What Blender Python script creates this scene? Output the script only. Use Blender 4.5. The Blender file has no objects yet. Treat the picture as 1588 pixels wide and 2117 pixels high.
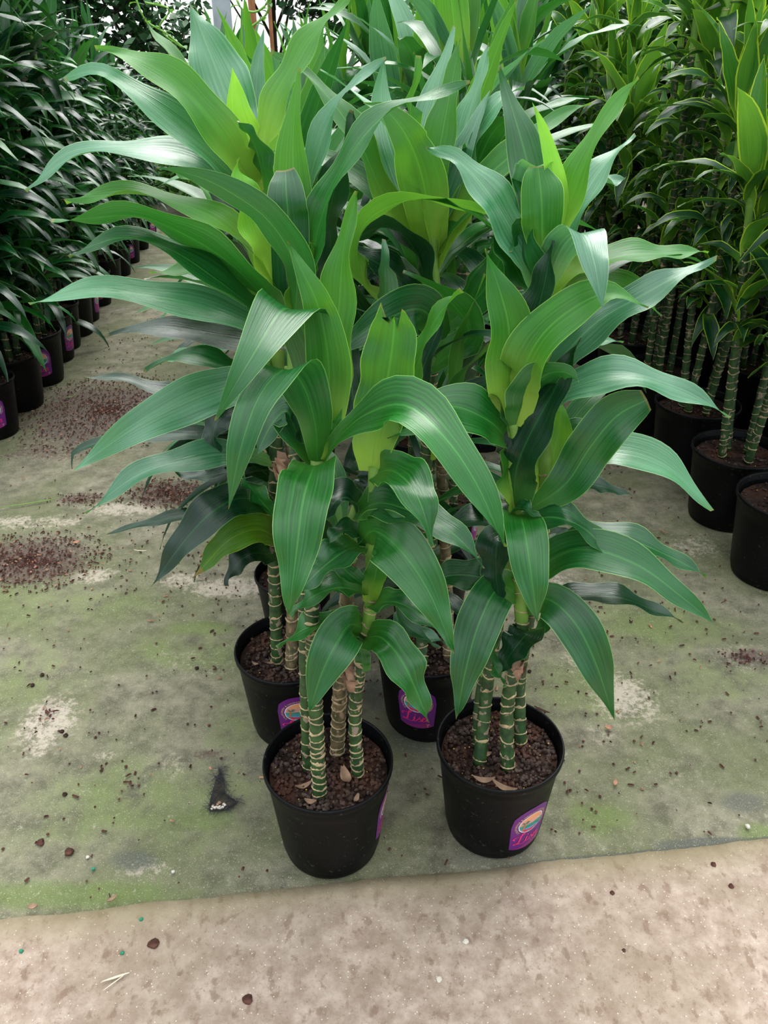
import bpy, bmesh, math, random
import numpy as np
from mathutils import Vector, Matrix, noise as mnoise

random.seed(7); rng = np.random.default_rng(7)
PI = math.pi
scn = bpy.context.scene
C = scn.collection

# ---------------------------------------------------------------- camera, sky, sun, exposure
F = 1700.0; PITCH = math.radians(30.5); CAMH = 1.56
cd = bpy.data.cameras.new('camera'); cam = bpy.data.objects.new('camera', cd); C.objects.link(cam)
cd.sensor_fit = 'VERTICAL'; cd.sensor_height = 24.0; cd.lens = 24.0*F/2117.0
cd.clip_start = 0.05; cd.clip_end = 200
cam.location = (0, 0, CAMH); cam.rotation_euler = (PI/2-PITCH, 0, 0)
scn.camera = cam
world = bpy.data.worlds.new('world'); scn.world = world; world.use_nodes = True
wn = world.node_tree.nodes; wl = world.node_tree.links
bg = wn['Background']
tc = wn.new('ShaderNodeTexCoord'); sp = wn.new('ShaderNodeSeparateXYZ'); rp = wn.new('ShaderNodeValToRGB')
wl.new(tc.outputs['Generated'], sp.inputs[0]); wl.new(sp.outputs['Z'], rp.inputs[0])
rp.color_ramp.elements[0].position = 0.0; rp.color_ramp.elements[0].color = (0.26, 0.30, 0.32, 1)
rp.color_ramp.elements[1].position = 0.9; rp.color_ramp.elements[1].color = (0.92, 0.98, 1.0, 1)
wl.new(rp.outputs[0], bg.inputs[0]); bg.inputs[1].default_value = 1.9
sd = bpy.data.lights.new('sun', 'SUN'); sun = bpy.data.objects.new('sun', sd); C.objects.link(sun)
sd.energy = 3.0; sd.angle = math.radians(40); sd.color = (1.0, 0.98, 0.94)
sun.rotation_euler = (math.radians(-36), math.radians(8), 0)
scn.view_settings.view_transform = 'Standard'; scn.view_settings.look = 'None'
scn.view_settings.gamma = 1.0; scn.view_settings.use_curve_mapping = False
scn.view_settings.exposure = 0.42

# ---------------------------------------------------------------- helpers
def ray(x, y):
    cx = (x-794)/F; cy = -(y-1058.5)/F
    return Vector((cx, cy*math.sin(PITCH)+math.cos(PITCH), cy*math.cos(PITCH)-math.sin(PITCH)))
def at(x, y, Y):
    r = ray(x, y); t = Y/r.y
    return Vector((r.x*t, Y, CAMH+r.z*t))
def gp(x, y, h=0.0):
    r = ray(x, y); t = (h-CAMH)/r.z
    return Vector((r.x*t, r.y*t, h))
def tag(o, label=None, cat=None, group=None, kind=None):
    if label: o['label'] = label
    if cat: o['category'] = cat
    if group: o['group'] = group
    if kind: o['kind'] = kind
    return o
def mesh(name, v, f, mats, mi=None, smooth=True, uv=None, attrs=None):
    me = bpy.data.meshes.new(name)
    me.from_pydata([tuple(p) for p in v], [], f)
    for m in (mats if isinstance(mats, (list, tuple)) else [mats]): me.materials.append(m)
    if mi is not None: me.polygons.foreach_set('material_index', mi)
    if smooth: me.polygons.foreach_set('use_smooth', [True]*len(me.polygons))
    if uv is not None:
        l = me.uv_layers.new(name='UVMap'); vi = np.zeros(len(me.loops), int)
        me.loops.foreach_get('vertex_index', vi)
        l.data.foreach_set('uv', np.asarray(uv, float)[vi].ravel())
    if attrs:
        for k, a in attrs.items():
            at_ = me.attributes.new(k, 'FLOAT', 'POINT'); at_.data.foreach_set('value', np.asarray(a, np.float32))
    me.update(); return me
def obj(name, me, parent=None, loc=(0, 0, 0)):
    o = bpy.data.objects.new(name, me); C.objects.link(o); o.location = loc
    if parent: o.parent = parent
    return o
def empty(name, loc, rz=0):
    o = bpy.data.objects.new(name, None); C.objects.link(o); o.location = loc
    o.rotation_euler = (0, 0, rz); o.empty_display_size = .05
    return o
def catmull(P, n):
    P = [Vector(p) for p in P]; Q = [P[0]*2-P[1]]+P+[P[-1]*2-P[-2]]
    L = [0]
    for a, b in zip(P, P[1:]): L.append(L[-1]+(b-a).length)
    out = []
    for i in range(n+1):
        s = L[-1]*i/n; k = 0
        while k < len(P)-2 and L[k+1] < s: k += 1
        t = (s-L[k])/max(1e-9, L[k+1]-L[k]); t = min(1, max(0, t))
        a, b, c, d = Q[k:k+4]
        out.append(0.5*((2*b)+(c-a)*t+(2*a-5*b+4*c-d)*t*t+(3*b-3*c+d-a)*t**3))
    return out
class MB:
    """collects simple shapes into one mesh"""
    def __init__(s): s.v = []; s.f = []; s.m = []
    def add(s, v, f, m=0):
        b = len(s.v); s.v += [tuple(p) for p in v]; s.f += [tuple(i+b for i in q) for q in f]; s.m += [m]*len(f)
    def tube(s, pts, rad, n=8, m=0, cap=True):
        pts = [Vector(p) for p in pts]; b = []
        for i, p in enumerate(pts):
            t = (pts[min(i+1, len(pts)-1)]-pts[max(i-1, 0)]).normalized()
            a = t.orthogonal() if abs(t.z) < .9 else Vector((1, 0, 0)); a = (a-t*a.dot(t)).normalized(); c = t.cross(a)
            r = rad[i] if isinstance(rad, (list, tuple)) else rad
            b += [p+(a*math.cos(2*PI*k/n)+c*math.sin(2*PI*k/n))*r for k in range(n)]
        f = [(i*n+k, i*n+(k+1) % n, (i+1)*n+(k+1) % n, (i+1)*n+k) for i in range(len(pts)-1) for k in range(n)]
        if cap: f += [tuple(range(n))[::-1], tuple((len(pts)-1)*n+k for k in range(n))]
        s.add(b, f, m)
    def rock(s, p, r, m=0, flat=.8, seed=0):
        rr = random.Random(seed); bm = ICO; q = Matrix.Rotation(rr.random()*6, 3, Vector((rr.random()-.5, rr.random()-.5, rr.random()-.5)).normalized())
        s.add([Vector(p)+Vector(((q@v).x, (q@v).y, (q@v).z*flat))*r*rr.uniform(.72, 1.2) for v in bm[0]], bm[1], m)
    def build(s, name, mats, parent=None, loc=(0, 0, 0), smooth=True):
        return obj(name, mesh(name, s.v, s.f, mats, s.m, smooth), parent, loc)
_b = bmesh.new(); bmesh.ops.create_icosphere(_b, subdivisions=1, radius=1)
ICO = ([v.co.copy() for v in _b.verts], [tuple(v.index for v in f.verts) for f in _b.faces]); _b.free()

# ---------------------------------------------------------------- materials
def lin(r, g, b):
    f = lambda c: (c/255/12.92) if c/255 <= .04045 else ((c/255+.055)/1.055)**2.4
    return (f(r), f(g), f(b), 1)
class NT:
    def __init__(s, name):
        s.mat = bpy.data.materials.new(name); s.mat.use_nodes = True
        s.n = s.mat.node_tree.nodes; s.l = s.mat.node_tree.links; s.p = s.n['Principled BSDF']; s.out = s.n['Material Output']
    def link(s, a, b): s.l.new(a, b)
    def put(s, v, sock):
        if isinstance(v, bpy.types.NodeSocket): s.l.new(v, sock)
        else: sock.default_value = v
    def noise(s, vec, scale, detail=3, rough=.5, dist=0):
        n = s.n.new('ShaderNodeTexNoise'); n.inputs['Scale'].default_value = scale; n.inputs['Detail'].default_value = detail
        n.inputs['Roughness'].default_value = rough; n.inputs['Distortion'].default_value = dist
        if vec: s.link(vec, n.inputs['Vector'])
        return n.outputs['Fac']
    def vor(s, vec, scale, feat='F1'):
        n = s.n.new('ShaderNodeTexVoronoi'); n.inputs['Scale'].default_value = scale; n.feature = feat
        s.link(vec, n.inputs['Vector']); return n.outputs['Distance']
    def ramp(s, fac, a, b):
        n = s.n.new('ShaderNodeMapRange'); n.interpolation_type = 'SMOOTHSTEP'
        s.link(fac, n.inputs['Value']); n.inputs['From Min'].default_value = a; n.inputs['From Max'].default_value = b
        return n.outputs['Result']
    def math(s, op, a, b=None):
        n = s.n.new('ShaderNodeMath'); n.operation = op; s.put(a, n.inputs[0])
        if b is not None: s.put(b, n.inputs[1])
        return n.outputs[0]
    def mix(s, fac, a, b, mode='MIX'):
        n = s.n.new('ShaderNodeMix'); n.data_type = 'RGBA'; n.blend_type = mode
        s.put(fac, n.inputs[0]); s.put(a, n.inputs[6]); s.put(b, n.inputs[7]); return n.outputs[2]
    def attr(s, name):
        n = s.n.new('ShaderNodeAttribute'); n.attribute_name = name; return n.outputs['Fac']
    def bump(s, h, strength=.3, dist=.01):
        n = s.n.new('ShaderNodeBump'); n.inputs['Strength'].default_value = strength; n.inputs['Distance'].default_value = dist
        s.link(h, n.inputs['Height']); s.link(n.outputs[0], s.p.inputs['Normal']); return n.outputs[0]
    def map(s, vec, sc):
        n = s.n.new('ShaderNodeMapping'); n.inputs['Scale'].default_value = sc; s.link(vec, n.inputs['Vector']); return n.outputs[0]
    def coord(s, k): n = s.n.new('ShaderNodeTexCoord'); return n.outputs[k]
    def rand(s): return s.n.new('ShaderNodeObjectInfo').outputs['Random']
def plain(name, col, rough=.6, spec=.4, var=.0, scale=30, bump=0):
    t = NT(name); c = col
    if var:
        n = t.noise(t.coord('Object'), scale, 4); c = t.mix(t.ramp(n, .3, .7), tuple(x*(1-var) for x in col[:3])+(1,), tuple(min(1, x*(1+var)) for x in col[:3])+(1,))
        if bump: t.bump(n, bump, .004)
    t.put(c, t.p.inputs['Base Color']); t.p.inputs['Roughness'].default_value = rough; t.p.inputs['Specular IOR Level'].default_value = spec
    return t.mat
def leafmat(name, blade, blade2, base, edge, rib, rough=.34, trans=.22, tcol=(.25, .6, .06, 1), edge0=.965, b0=.05, b1=.35, spec=.5, bump=.25, tip0=.99):
    t = NT(name); uv = t.coord('UV')
    s = t.n.new('ShaderNodeSeparateXYZ'); t.link(uv, s.inputs[0]); u, v = s.outputs[0], s.outputs[1]
    au = t.math('ABSOLUTE', t.math('SUBTRACT', t.math('MULTIPLY', u, 2), 1))
    rnd = t.rand()
    off = t.n.new('ShaderNodeCombineXYZ'); t.link(t.math('MULTIPLY', rnd, 37.0), off.inputs[2]); 
    vadd = t.n.new('ShaderNodeVectorMath'); vadd.operation = 'ADD'; t.link(uv, vadd.inputs[0]); t.link(off.outputs[0], vadd.inputs[1])
    st = t.noise(t.map(vadd.outputs[0], (26, 1.3, 1)), 1.0, 4, .6)
    big = t.noise(t.map(vadd.outputs[0], (3, 4, 1)), 1.0, 2)
    c = t.mix(t.ramp(st, .3, .72), blade, blade2)
    hv = t.n.new('ShaderNodeHueSaturation'); t.link(c, hv.inputs['Color'])
    t.link(t.math('ADD', t.math('MULTIPLY', rnd, .55), .72), hv.inputs['Value'])
    t.link(t.math('ADD', t.math('MULTIPLY', rnd, -.03), .515), hv.inputs['Hue']); c = hv.outputs[0]
    c = t.mix(t.math('MULTIPLY', t.ramp(big, .5, .75), .3), c, blade2)
    c = t.mix(t.math('SUBTRACT', 1, t.ramp(v, b0, b1)), c, base)
    c = t.mix(t.math('MULTIPLY', t.math('SUBTRACT', 1, t.ramp(au, .015, .06)), .38), c, rib)
    c = t.mix(t.ramp(au, edge0, edge0+.03), c, edge)
    tip = t.ramp(t.math('ADD', v, t.math('MULTIPLY', big, .01)), tip0, tip0+.007)
    c = t.mix(t.math('MULTIPLY', tip, .5 if tip0 > .95 else .95), c, lin(150, 120, 60))
    t.put(c, t.p.inputs['Base Color']); t.p.inputs['Roughness'].default_value = rough; t.p.inputs['Specular IOR Level'].default_value = spec
    t.put(t.math('ADD', rough-.06, t.math('MULTIPLY', st, .14)), t.p.inputs['Roughness'])
    nb = t.bump(st, bump, .004)
    tr = t.n.new('ShaderNodeBsdfTranslucent'); t.put(t.mix(.5, c, tcol), tr.inputs[0]); t.link(nb, tr.inputs['Normal'])
    mx = t.n.new('ShaderNodeMixShader'); mx.inputs[0].default_value = trans
    t.link(t.p.outputs[0], mx.inputs[1]); t.link(tr.outputs[0], mx.inputs[2]); t.link(mx.outputs[0], t.out.inputs[0])
    return t.mat
M = {}
M['mature'] = leafmat('leaf mature', lin(9, 70, 27), lin(32, 106, 44), lin(60, 120, 42), lin(140, 190, 100), lin(84, 162, 72), tcol=(.10, .45, .04, 1), trans=.18, rough=.3, spec=.65)
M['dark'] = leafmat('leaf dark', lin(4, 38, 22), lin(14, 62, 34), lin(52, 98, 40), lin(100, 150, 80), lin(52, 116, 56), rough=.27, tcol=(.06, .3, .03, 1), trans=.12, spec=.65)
M['fresh'] = leafmat('leaf fresh', lin(30, 100, 22), lin(54, 130, 38), lin(158, 196, 72), lin(160, 210, 90), lin(92, 170, 58), rough=.42, tcol=(.28, .66, .05, 1), trans=.32, b0=.02, b1=.5)
M['young'] = leafmat('leaf young', lin(104, 178, 42), lin(128, 200, 60), lin(196, 226, 90), lin(190, 230, 100), lin(140, 205, 70), rough=.42, tcol=(.5, .85, .08, 1), trans=.4, b0=.0, b1=.7)
M['blue'] = leafmat('leaf sky sheen', lin(44, 108, 70), lin(84, 146, 106), lin(120, 170, 84), lin(170, 215, 150), lin(120, 178, 120), rough=.27, tcol=(.2, .55, .12, 1), trans=.22, spec=1.0, b0=.0, b1=.3)  # pale bluish blade colour paints in the sky sheen on upper leaf sides
M['yellowtip'] = leafmat('leaf ageing', lin(60, 130, 30), lin(120, 160, 40), lin(50, 100, 30), lin(190, 190, 60), lin(140, 180, 60), tcol=(.4, .6, .05, 1), trans=.3, tip0=.9)
M['var'] = leafmat('leaf variegated', lin(8, 48, 22), lin(24, 78, 36), lin(80, 130, 36), lin(160, 200, 50), lin(52, 112, 48), edge0=.86, tcol=(.15, .45, .05, 1), trans=.16)
M['varfresh'] = leafmat('leaf variegated fresh', lin(52, 118, 34), lin(80, 145, 48), lin(130, 180, 60), lin(190, 215, 60), lin(92, 150, 52), edge0=.86, tcol=(.3, .6, .05, 1), trans=.3, b1=.4)
def canemat(name, g1, g2, tan):
    t = NT(name); o = t.coord('Object')
    n = t.noise(t.map(o, (14, 14, 10)), 4, 3); n2 = t.noise(o, 60, 3)
    c = t.mix(t.ramp(n2, .3, .7), g1, g2); c = t.mix(t.ramp(n, .60, .64), c, tan)
    t.put(c, t.p.inputs['Base Color']); t.p.inputs['Roughness'].default_value = .55; t.bump(n2, .2, .002); return t.mat
M['cane'] = canemat('cane bark', lin(30, 56, 26), lin(52, 84, 38), lin(140, 122, 104))
M['caneold'] = canemat('cane old bark', lin(66, 70, 42), lin(126, 106, 78), lin(156, 132, 108))
M['scar'] = plain('leaf scar', lin(172, 152, 118), .8, .2, .35, 60)
M['stalk'] = plain('green stalk', lin(112, 150, 62), .5, .4, .2, 20)
M['husk'] = plain('dry husk', lin(150, 120, 100), .8, .2, .3, 40)
def potmat():
    t = NT('black pot plastic'); o = t.coord('Object'); n = t.noise(o, 6, 3); n2 = t.noise(o, 90, 3)
    c = t.mix(t.ramp(n, .4, .8), lin(6, 7, 9), lin(13, 14, 17)); c = t.mix(t.math('MULTIPLY', t.ramp(n2, .62, .75), .35), c, lin(82, 80, 74))
    t.put(c, t.p.inputs['Base Color']); t.put(t.math('ADD', .34, t.math('MULTIPLY', n, .2)), t.p.inputs['Roughness']); t.bump(n2, .05, .002); t.p.inputs['Specular IOR Level'].default_value = .16; return t.mat
M['pot'] = potmat()
def soilmat(name, a, b, c2):
    t = NT(name); o = t.coord('Object'); n = t.noise(o, 45, 4); n2 = t.noise(o, 9, 2)
    c = t.mix(t.ramp(n, .35, .7), a, b); c = t.mix(t.ramp(n2, .45, .65), c, c2)
    t.put(c, t.p.inputs['Base Color']); t.p.inputs['Roughness'].default_value = .9; t.p.inputs['Specular IOR Level'].default_value = .15; t.bump(n, .6, .01); return t.mat
M['soil'] = soilmat('dark potting soil', lin(34, 25, 22), lin(60, 44, 38), lin(70, 46, 38))
M['lava'] = soilmat('lava gravel', lin(58, 47, 43), lin(92, 76, 70), lin(86, 60, 50))
M['chip'] = soilmat('bark chips', lin(58, 38, 32), lin(104, 70, 60), lin(82, 52, 46))
M['chiplight'] = plain('light chip', lin(168, 124, 100), .8, .2, .25)
M['pellet'] = plain('fertiliser pellet', lin(206, 160, 80), .5, .4)
M['tealpellet'] = plain('teal pellet', lin(20, 120, 90), .5, .4)
M['straw'] = plain('straw', lin(214, 200, 178), .7, .2, .15)
M['paleStone'] = plain('pale stone', lin(196, 188, 176), .8, .2, .15)
M['metal'] = plain('galvanised post', lin(172, 176, 186), .4, .5, .12, 12)
M['wood'] = plain('brown wood', lin(150, 100, 66), .7, .2, .2, 20)
M['bark'] = plain('dark bark', lin(62, 52, 40), .8, .2, .25, 20)
M['vine'] = plain('vine green', lin(130, 180, 80), .5, .3)
M['tree'] = plain('tree leaf', lin(34, 74, 34), .5, .4, .5, 1.2)
M['treelight'] = plain('tree leaf light', lin(96, 150, 60), .5, .4, .4, 1.2)
M['fibre'] = plain('black fibre', lin(52, 53, 62), .6, .3)
M['hole'] = plain('hole earth', lin(58, 54, 46), .9, .1, .3)
M['film'] = None
t = NT('greenhouse film'); t.p.inputs['Base Color'].default_value = (.93, .94, .95, 1); t.p.inputs['Roughness'].default_value = .6
tr = t.n.new('ShaderNodeBsdfTranslucent'); tr.inputs[0].default_value = (.97, .97, .97, 1)
mx = t.n.new('ShaderNodeMixShader'); mx.inputs[0].default_value = .55
t.link(t.p.outputs[0], mx.inputs[1]); t.link(tr.outputs[0], mx.inputs[2]); t.link(mx.outputs[0], t.out.inputs[0]); M['film'] = t.mat
for k, col in dict(lpurple=(104, 34, 120), lwhite=(235, 230, 235), lorange=(240, 160, 110), lyellow=(240, 225, 110), lsea=(70, 150, 130), lblue=(90, 165, 200),
                   lred=(225, 50, 80), lpalm=(40, 120, 90), ltrunk=(196, 116, 60), lgold=(228, 190, 130), lpink=(238, 50, 120), lmagenta=(140, 36, 110), lmauve=(222, 160, 150)).items():
    M[k] = plain('print '+k[1:], lin(*col), .35, .5)

# ---------------------------------------------------------------- the ground: mat and walkway
def vnoise(x, y, s, seed):
    r = np.random.default_rng(seed); g = r.random((256, 256)); xs = x/s+500; ys = y/s+500
    xi = np.floor(xs).astype(int); yi = np.floor(ys).astype(int); fx = xs-xi; fy = ys-yi
    fx = fx*fx*(3-2*fx); fy = fy*fy*(3-2*fy); G = lambda a, b: g[a % 256, b % 256]
    return (G(xi, yi)*(1-fx)+G(xi+1, yi)*fx)*(1-fy)+(G(xi, yi+1)*(1-fx)+G(xi+1, yi+1)*fx)*fy
def fbm(x, y, s, seed, o=4):
    v = 0; a = .5
    for i in range(o): v = v+a*vnoise(x, y, s/2**i, seed+i); a *= .5
    return v/(1-.5**o)
def edge_y(x):
    x = np.asarray(x, float)
    return 1.108+0.1165*x+.006*(fbm(x, x*0, .12, 3)-.5)*2+.012*(fbm(x, x*0+3, .5, 9)-.5)
def spots(x, y, L, seed):
    m = np.zeros_like(x)
    for (px, py, rx, ry, s) in L:
        c = gp(px, py); d = np.sqrt(((x-c.x)/rx)**2+((y-c.y)/ry)**2)
        m = np.maximum(m, s*np.clip(1.45-d, 0, 1))
    return m
nx, ny = 380, 420
xs = np.linspace(-3.4, 3.4, nx); tt = np.linspace(0, 1, ny)**2.0
X, T = np.meshgrid(xs, tt); Y0 = edge_y(X)+.004; Y = Y0+T*(16-Y0)
Z = .004*(fbm(X, Y, .35, 5)-.5)
Z -= .008*np.exp(-(Y-Y0)/.03)
pale = spots(X, Y, [(100, 1490, .07, .10, 1), (85, 1540, .04, .05, .8), (215, 1565, .035, .03, .6), (480, 1215, .16, .055, 1), (380, 1200, .10, .04, .8), (190, 1190, .10, .05, .8), (60, 1080, .22, .05, .8), (270, 1050, .17, .06, .9),
    (280, 830, .18, .08, .6), (1290, 1440, .09, .10, .9), (1180, 1370, .05, .06, .5), (1240, 1520, .06, .06, .4), (1440, 1130, .12, .09, .6), (1130, 1210, .12, .09, .7), (1540, 1360, .10, .06, .7), (360, 1580, .05, .05, .5), (1400, 1600, .1, .05, .3),
    (430, 1360, .2, .1, .35), (300, 1880, .2, .02, .5), (300, 1790, .07, .03, .5), (980, 1200, .1, .08, .6), (790, 1400, .05, .1, .45)], 1)
moss = spots(X, Y, [(60, 1400, .2, .2, .5), (400, 1350, .25, .09, .7), (420, 1300, .12, .04, 1), (490, 1510, .1, .1, .6), (300, 1650, .4, .16, .6), (420, 1690, .1, .05, .9), (130, 1850, .3, .035, .9), (1200, 1420, .2, .2, .6), (1230, 1690, .08, .05, .9), (1350, 1290, .25, .14, .7), (1480, 1400, .2, .12, .6),
    (1570, 1720, .05, .03, 1), (950, 1650, .1, .1, .4), (1250, 1130, .1, .08, .7), (20, 1250, .3, .2, .6), (200, 1250, .3, .1, .6), (440, 1600, .16, .08, .5), (1010, 1560, .2, .1, .3)], 2)
mul = spots(X, Y, [(220, 850, .40, .40, 1), (60, 1160, .22, .15, 1), (170, 1030, .12, .05, .7), (350, 1020, .17, .11, 1), (120, 930, .3, .12, .6), (1560, 1360, .09, .04, .9), (430, 1560, .05, .02, .7), (1180, 960, .3, .12, .6), (1260, 1010, .1, .06, .6), (560, 1060, .1, .05, .6), (100, 1470, .025, .05, .6)], 3)
dark = spots(X, Y, [(280, 1775, .07, .035, .8), (1500, 1745, .16, .022, 1.2), (1400, 1780, .1, .02, .9), (1540, 1660, .08, .04, .7), (780, 1430, .05, .09, .8), (860, 1520, .12, .1, .7), (1130, 1560, .08, .09, .5), (660, 1800, .15, .05, .5), (1020, 1770, .15, .05, .6), (250, 860, .6, .5, .5)], 4)  # wet stain along the right edge; spots round the pots simply darken cloth
dark = np.maximum(dark, 1.3*np.exp(-((Y-Y0)/.010)**2)*np.clip((X-.1)/.3, 0, 1))  # shade in the gap along the slab edge, painted in as a dark line
V = np.stack([X, Y, Z], -1).reshape(-1, 3)
Fc = [(j*nx+i, j*nx+i+1, (j+1)*nx+i+1, (j+1)*nx+i) for j in range(ny-1) for i in range(nx-1)]
t = NT('weed mat'); o = t.coord('Object')
n1 = t.noise(o, 3.2, 5, .6); n2 = t.noise(o, 13, 8, .72); n3 = t.noise(o, 60, 6, .78); n4 = t.noise(o, 420, 2)
c = t.mix(t.ramp(n2, .3, .7), lin(78, 75, 56), lin(138, 132, 110))
c = t.mix(t.math('MULTIPLY', t.ramp(n1, .40, .62), .65), c, lin(84, 92, 48))
mo = t.ramp(t.math('ADD', t.attr('moss'), t.math('MULTIPLY', t.math('SUBTRACT', n2, .5), 1.7)), .25, .9)
c = t.mix(t.math('MULTIPLY', mo, .62), c, lin(92, 112, 42))
c = t.mix(t.math('MULTIPLY', t.ramp(t.math('ADD', t.attr('moss'), t.math('MULTIPLY', t.math('SUBTRACT', n3, .5), 2)), 1.0, 1.4), .6), c, lin(120, 148, 56))
pa = t.ramp(t.math('ADD', t.attr('pale'), t.math('ADD', t.math('MULTIPLY', t.math('SUBTRACT', n2, .5), 1.6), t.math('MULTIPLY', t.math('SUBTRACT', n3, .5), 3.4))), .38, 1.05)
c = t.mix(t.math('MULTIPLY', pa, .78), c, lin(186, 172, 158))
mu = t.ramp(t.math('ADD', t.attr('mulch'), t.math('ADD', t.math('MULTIPLY', t.math('SUBTRACT', n2, .5), 2.0), t.math('MULTIPLY', t.math('SUBTRACT', n3, .5), 2))), .35, .8)
c = t.mix(t.math('MULTIPLY', mu, .85), c, t.mix(n4, lin(46, 28, 26), lin(92, 62, 52)))
da = t.ramp(t.math('ADD', t.attr('wet'), t.math('MULTIPLY', t.math('SUBTRACT', n2, .5), 1.2)), .35, .85)
c = t.mix(t.math('MULTIPLY', da, .75), c, lin(60, 64, 58))
c = t.mix(t.math('MULTIPLY', t.ramp(n3, .585, .66), .6), c, lin(66, 60, 48))
c = t.mix(t.math('MULTIPLY', t.ramp(n3, .42, .34), .5), c, lin(164, 160, 138))
c = t.mix(t.math('MULTIPLY', t.ramp(n4, .64, .70), .6), c, lin(200, 198, 170))
wv = t.n.new('ShaderNodeTexBrick'); wv.inputs['Scale'].default_value = 260; t.link(o, wv.inputs['Vector'])
c = t.mix(.06, c, wv.outputs['Color'])
t.put(c, t.p.inputs['Base Color']); t.put(t.math('SUBTRACT', .85, t.math('MULTIPLY', da, .35)), t.p.inputs['Roughness']); t.p.inputs['Specular IOR Level'].default_value = .3
t.bump(t.math('ADD', t.math('MULTIPLY', n3, .6), t.math('MULTIPLY', n4, .4)), .6, .008); M['mat'] = t.mat
fl = obj('floor', mesh('floor', V, Fc, M['mat'], attrs=dict(pale=pale.ravel(), moss=moss.ravel(), mulch=mul.ravel(), wet=dark.ravel())))
tag(fl, 'mossy green and grey woven ground cloth with pale stains under the pots', kind='structure')
# outer ground
og = obj('outer_ground', mesh('outer_ground', [(-30, 1.0, -.03), (30, 1.0, -.03), (30, 60, -.03), (-30, 60, -.03)], [(0, 1, 2, 3)], M['mat']))
tag(og, 'plain ground continuing beyond the ground cloth', kind='structure')
# walkway
nx2, ny2 = 500, 60
xs = np.linspace(-3.4, 3.4, nx2); X, T = np.meshgrid(xs, np.linspace(0, 1, ny2)**.6); Ye = edge_y(X)+.004*(fbm(X, X*0, .02, 77)-.5); Yb = -1.5
Y = Yb+T*(Ye-Yb); Z = .004+.0015*(fbm(X, Y, .1, 31)-.5)
V = np.stack([X, Y, Z], -1).reshape(-1, 3)
skirt = np.stack([X[-1], Y[-1]+.002, np.full(nx2, -.03)], -1); V = np.vstack([V, skirt])
Fc = [(j*nx2+i, j*nx2+i+1, (j+1)*nx2+i+1, (j+1)*nx2+i) for j in range(ny2) for i in range(nx2-1)]
t = NT('walkway concrete'); o = t.coord('Object')
n1 = t.noise(o, 2.6, 4, .6); n2 = t.noise(o, 20, 8, .72); n3 = t.noise(o, 120, 6, .75); sx = t.n.new('ShaderNodeSeparateXYZ'); t.link(o, sx.inputs[0])
c = t.mix(t.ramp(n2, .3, .75), lin(142, 122, 108), lin(186, 168, 154))
c = t.mix(t.math('MULTIPLY', t.ramp(n1, .4, .7), .6), c, lin(142, 128, 108))
c = t.mix(t.math('MULTIPLY', t.ramp(t.noise(t.map(o, (1.3, .9, 1)), 30, 5, .6), .55, .66), .55), c, lin(112, 88, 72))
c = t.mix(t.math('MULTIPLY', t.ramp(n3, .57, .64), .5), c, lin(116, 94, 78))
sp_ = t.vor(o, 95); c = t.mix(t.math('MULTIPLY', t.math('SUBTRACT', 1, t.ramp(sp_, .06, .14)), .75), c, lin(232, 222, 206))
eg = t.n.new('ShaderNodeMath'); eg.operation = 'SUBTRACT'; t.link(sx.outputs[1], eg.inputs[0]); t.link(t.math('MULTIPLY', sx.outputs[0], .1165), eg.inputs[1])
ed = t.ramp(t.math('ADD', eg.outputs[0], t.math('MULTIPLY', t.math('SUBTRACT', n2, .5), .07)), 1.02, 1.12)
c = t.mix(t.math('MULTIPLY', ed, .55), c, lin(132, 124, 88))
t.put(c, t.p.inputs['Base Color']); t.p.inputs['Roughness'].default_value = .9; t.p.inputs['Specular IOR Level'].default_value = .2
t.bump(t.math('ADD', n3, t.math('MULTIPLY', n2, .7)), .5, .006)
wk = obj('concrete_walkway', mesh('concrete_walkway', V, Fc, t.mat)); tag(wk, 'stained beige concrete walkway across the foreground', kind='structure')

# ---------------------------------------------------------------- leaves
def leaf_profile(s, base, blunt, pk=.5):
    # relative half width along the leaf 0..1; pk > .55 gives a narrow stalk-like start
    x = min(1, s/pk)
    rise = base+(1-base)*((x*x*(3-2*x)) if pk > .55 else (1-(1-x)**2.0))
    if blunt: fall = 1 if s < .75 else max(.0, 1-((s-.75)/.25)**2*.55)
    else:
        k = max(.45, pk-.05); fall = 1 if s < k else (max(0, 1-((s-k)/(1-k))**1.5))**1.02
    return rise*fall
def leaf_mesh(name, P, W, mat, width, base=.3, blunt=False, n=16, cols=6, chan=.22, wave=.012, seed=0, pk=.5, notch=False):
    """P centre line points, W width directions (unit), width in metres"""
    rr = random.Random(seed); ph = rr.random()*6; v = []; uv = []; f = []
    us = [-1+2*k/cols for k in range(cols+1)]; N_ = len(P)-1; wav = wave*rr.uniform(.5, 1.4); fr = rr.uniform(14, 24)
    for i, p in enumerate(P):
        s = i/N_; hw = width/2*leaf_profile(s, base, blunt, pk); hw = max(hw, width*.012)
        T = (P[min(i+1, N_)]-P[max(i-1, 0)]).normalized(); w = W[i]; w = (w-T*w.dot(T)).normalized(); Nn = T.cross(w)
        if Nn.z < 0: Nn = -Nn
        ch = chan*(1.8 if s < .2 else 1.0)
        for u in us:
            off = abs(u)**1.3*ch*hw+(wav*math.sin(fr*s+ph+(0 if u < 0 else 1.7))*abs(u)*min(1, s*3)*width/.08)
            q = p+w*(u*hw)+Nn*off
            if notch and i == N_: q += T*(.012*math.sin(u*7+1)-.018*(abs(u) < .4))
            v.append(q); uv.append(((u+1)/2, s))
    c1 = cols+1
    f = [(i*c1+k, i*c1+k+1, (i+1)*c1+k+1, (i+1)*c1+k) for i in range(N_) for k in range(cols)]
    return mesh(name, v, f, mat, uv=uv)
REALW = .082
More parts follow.
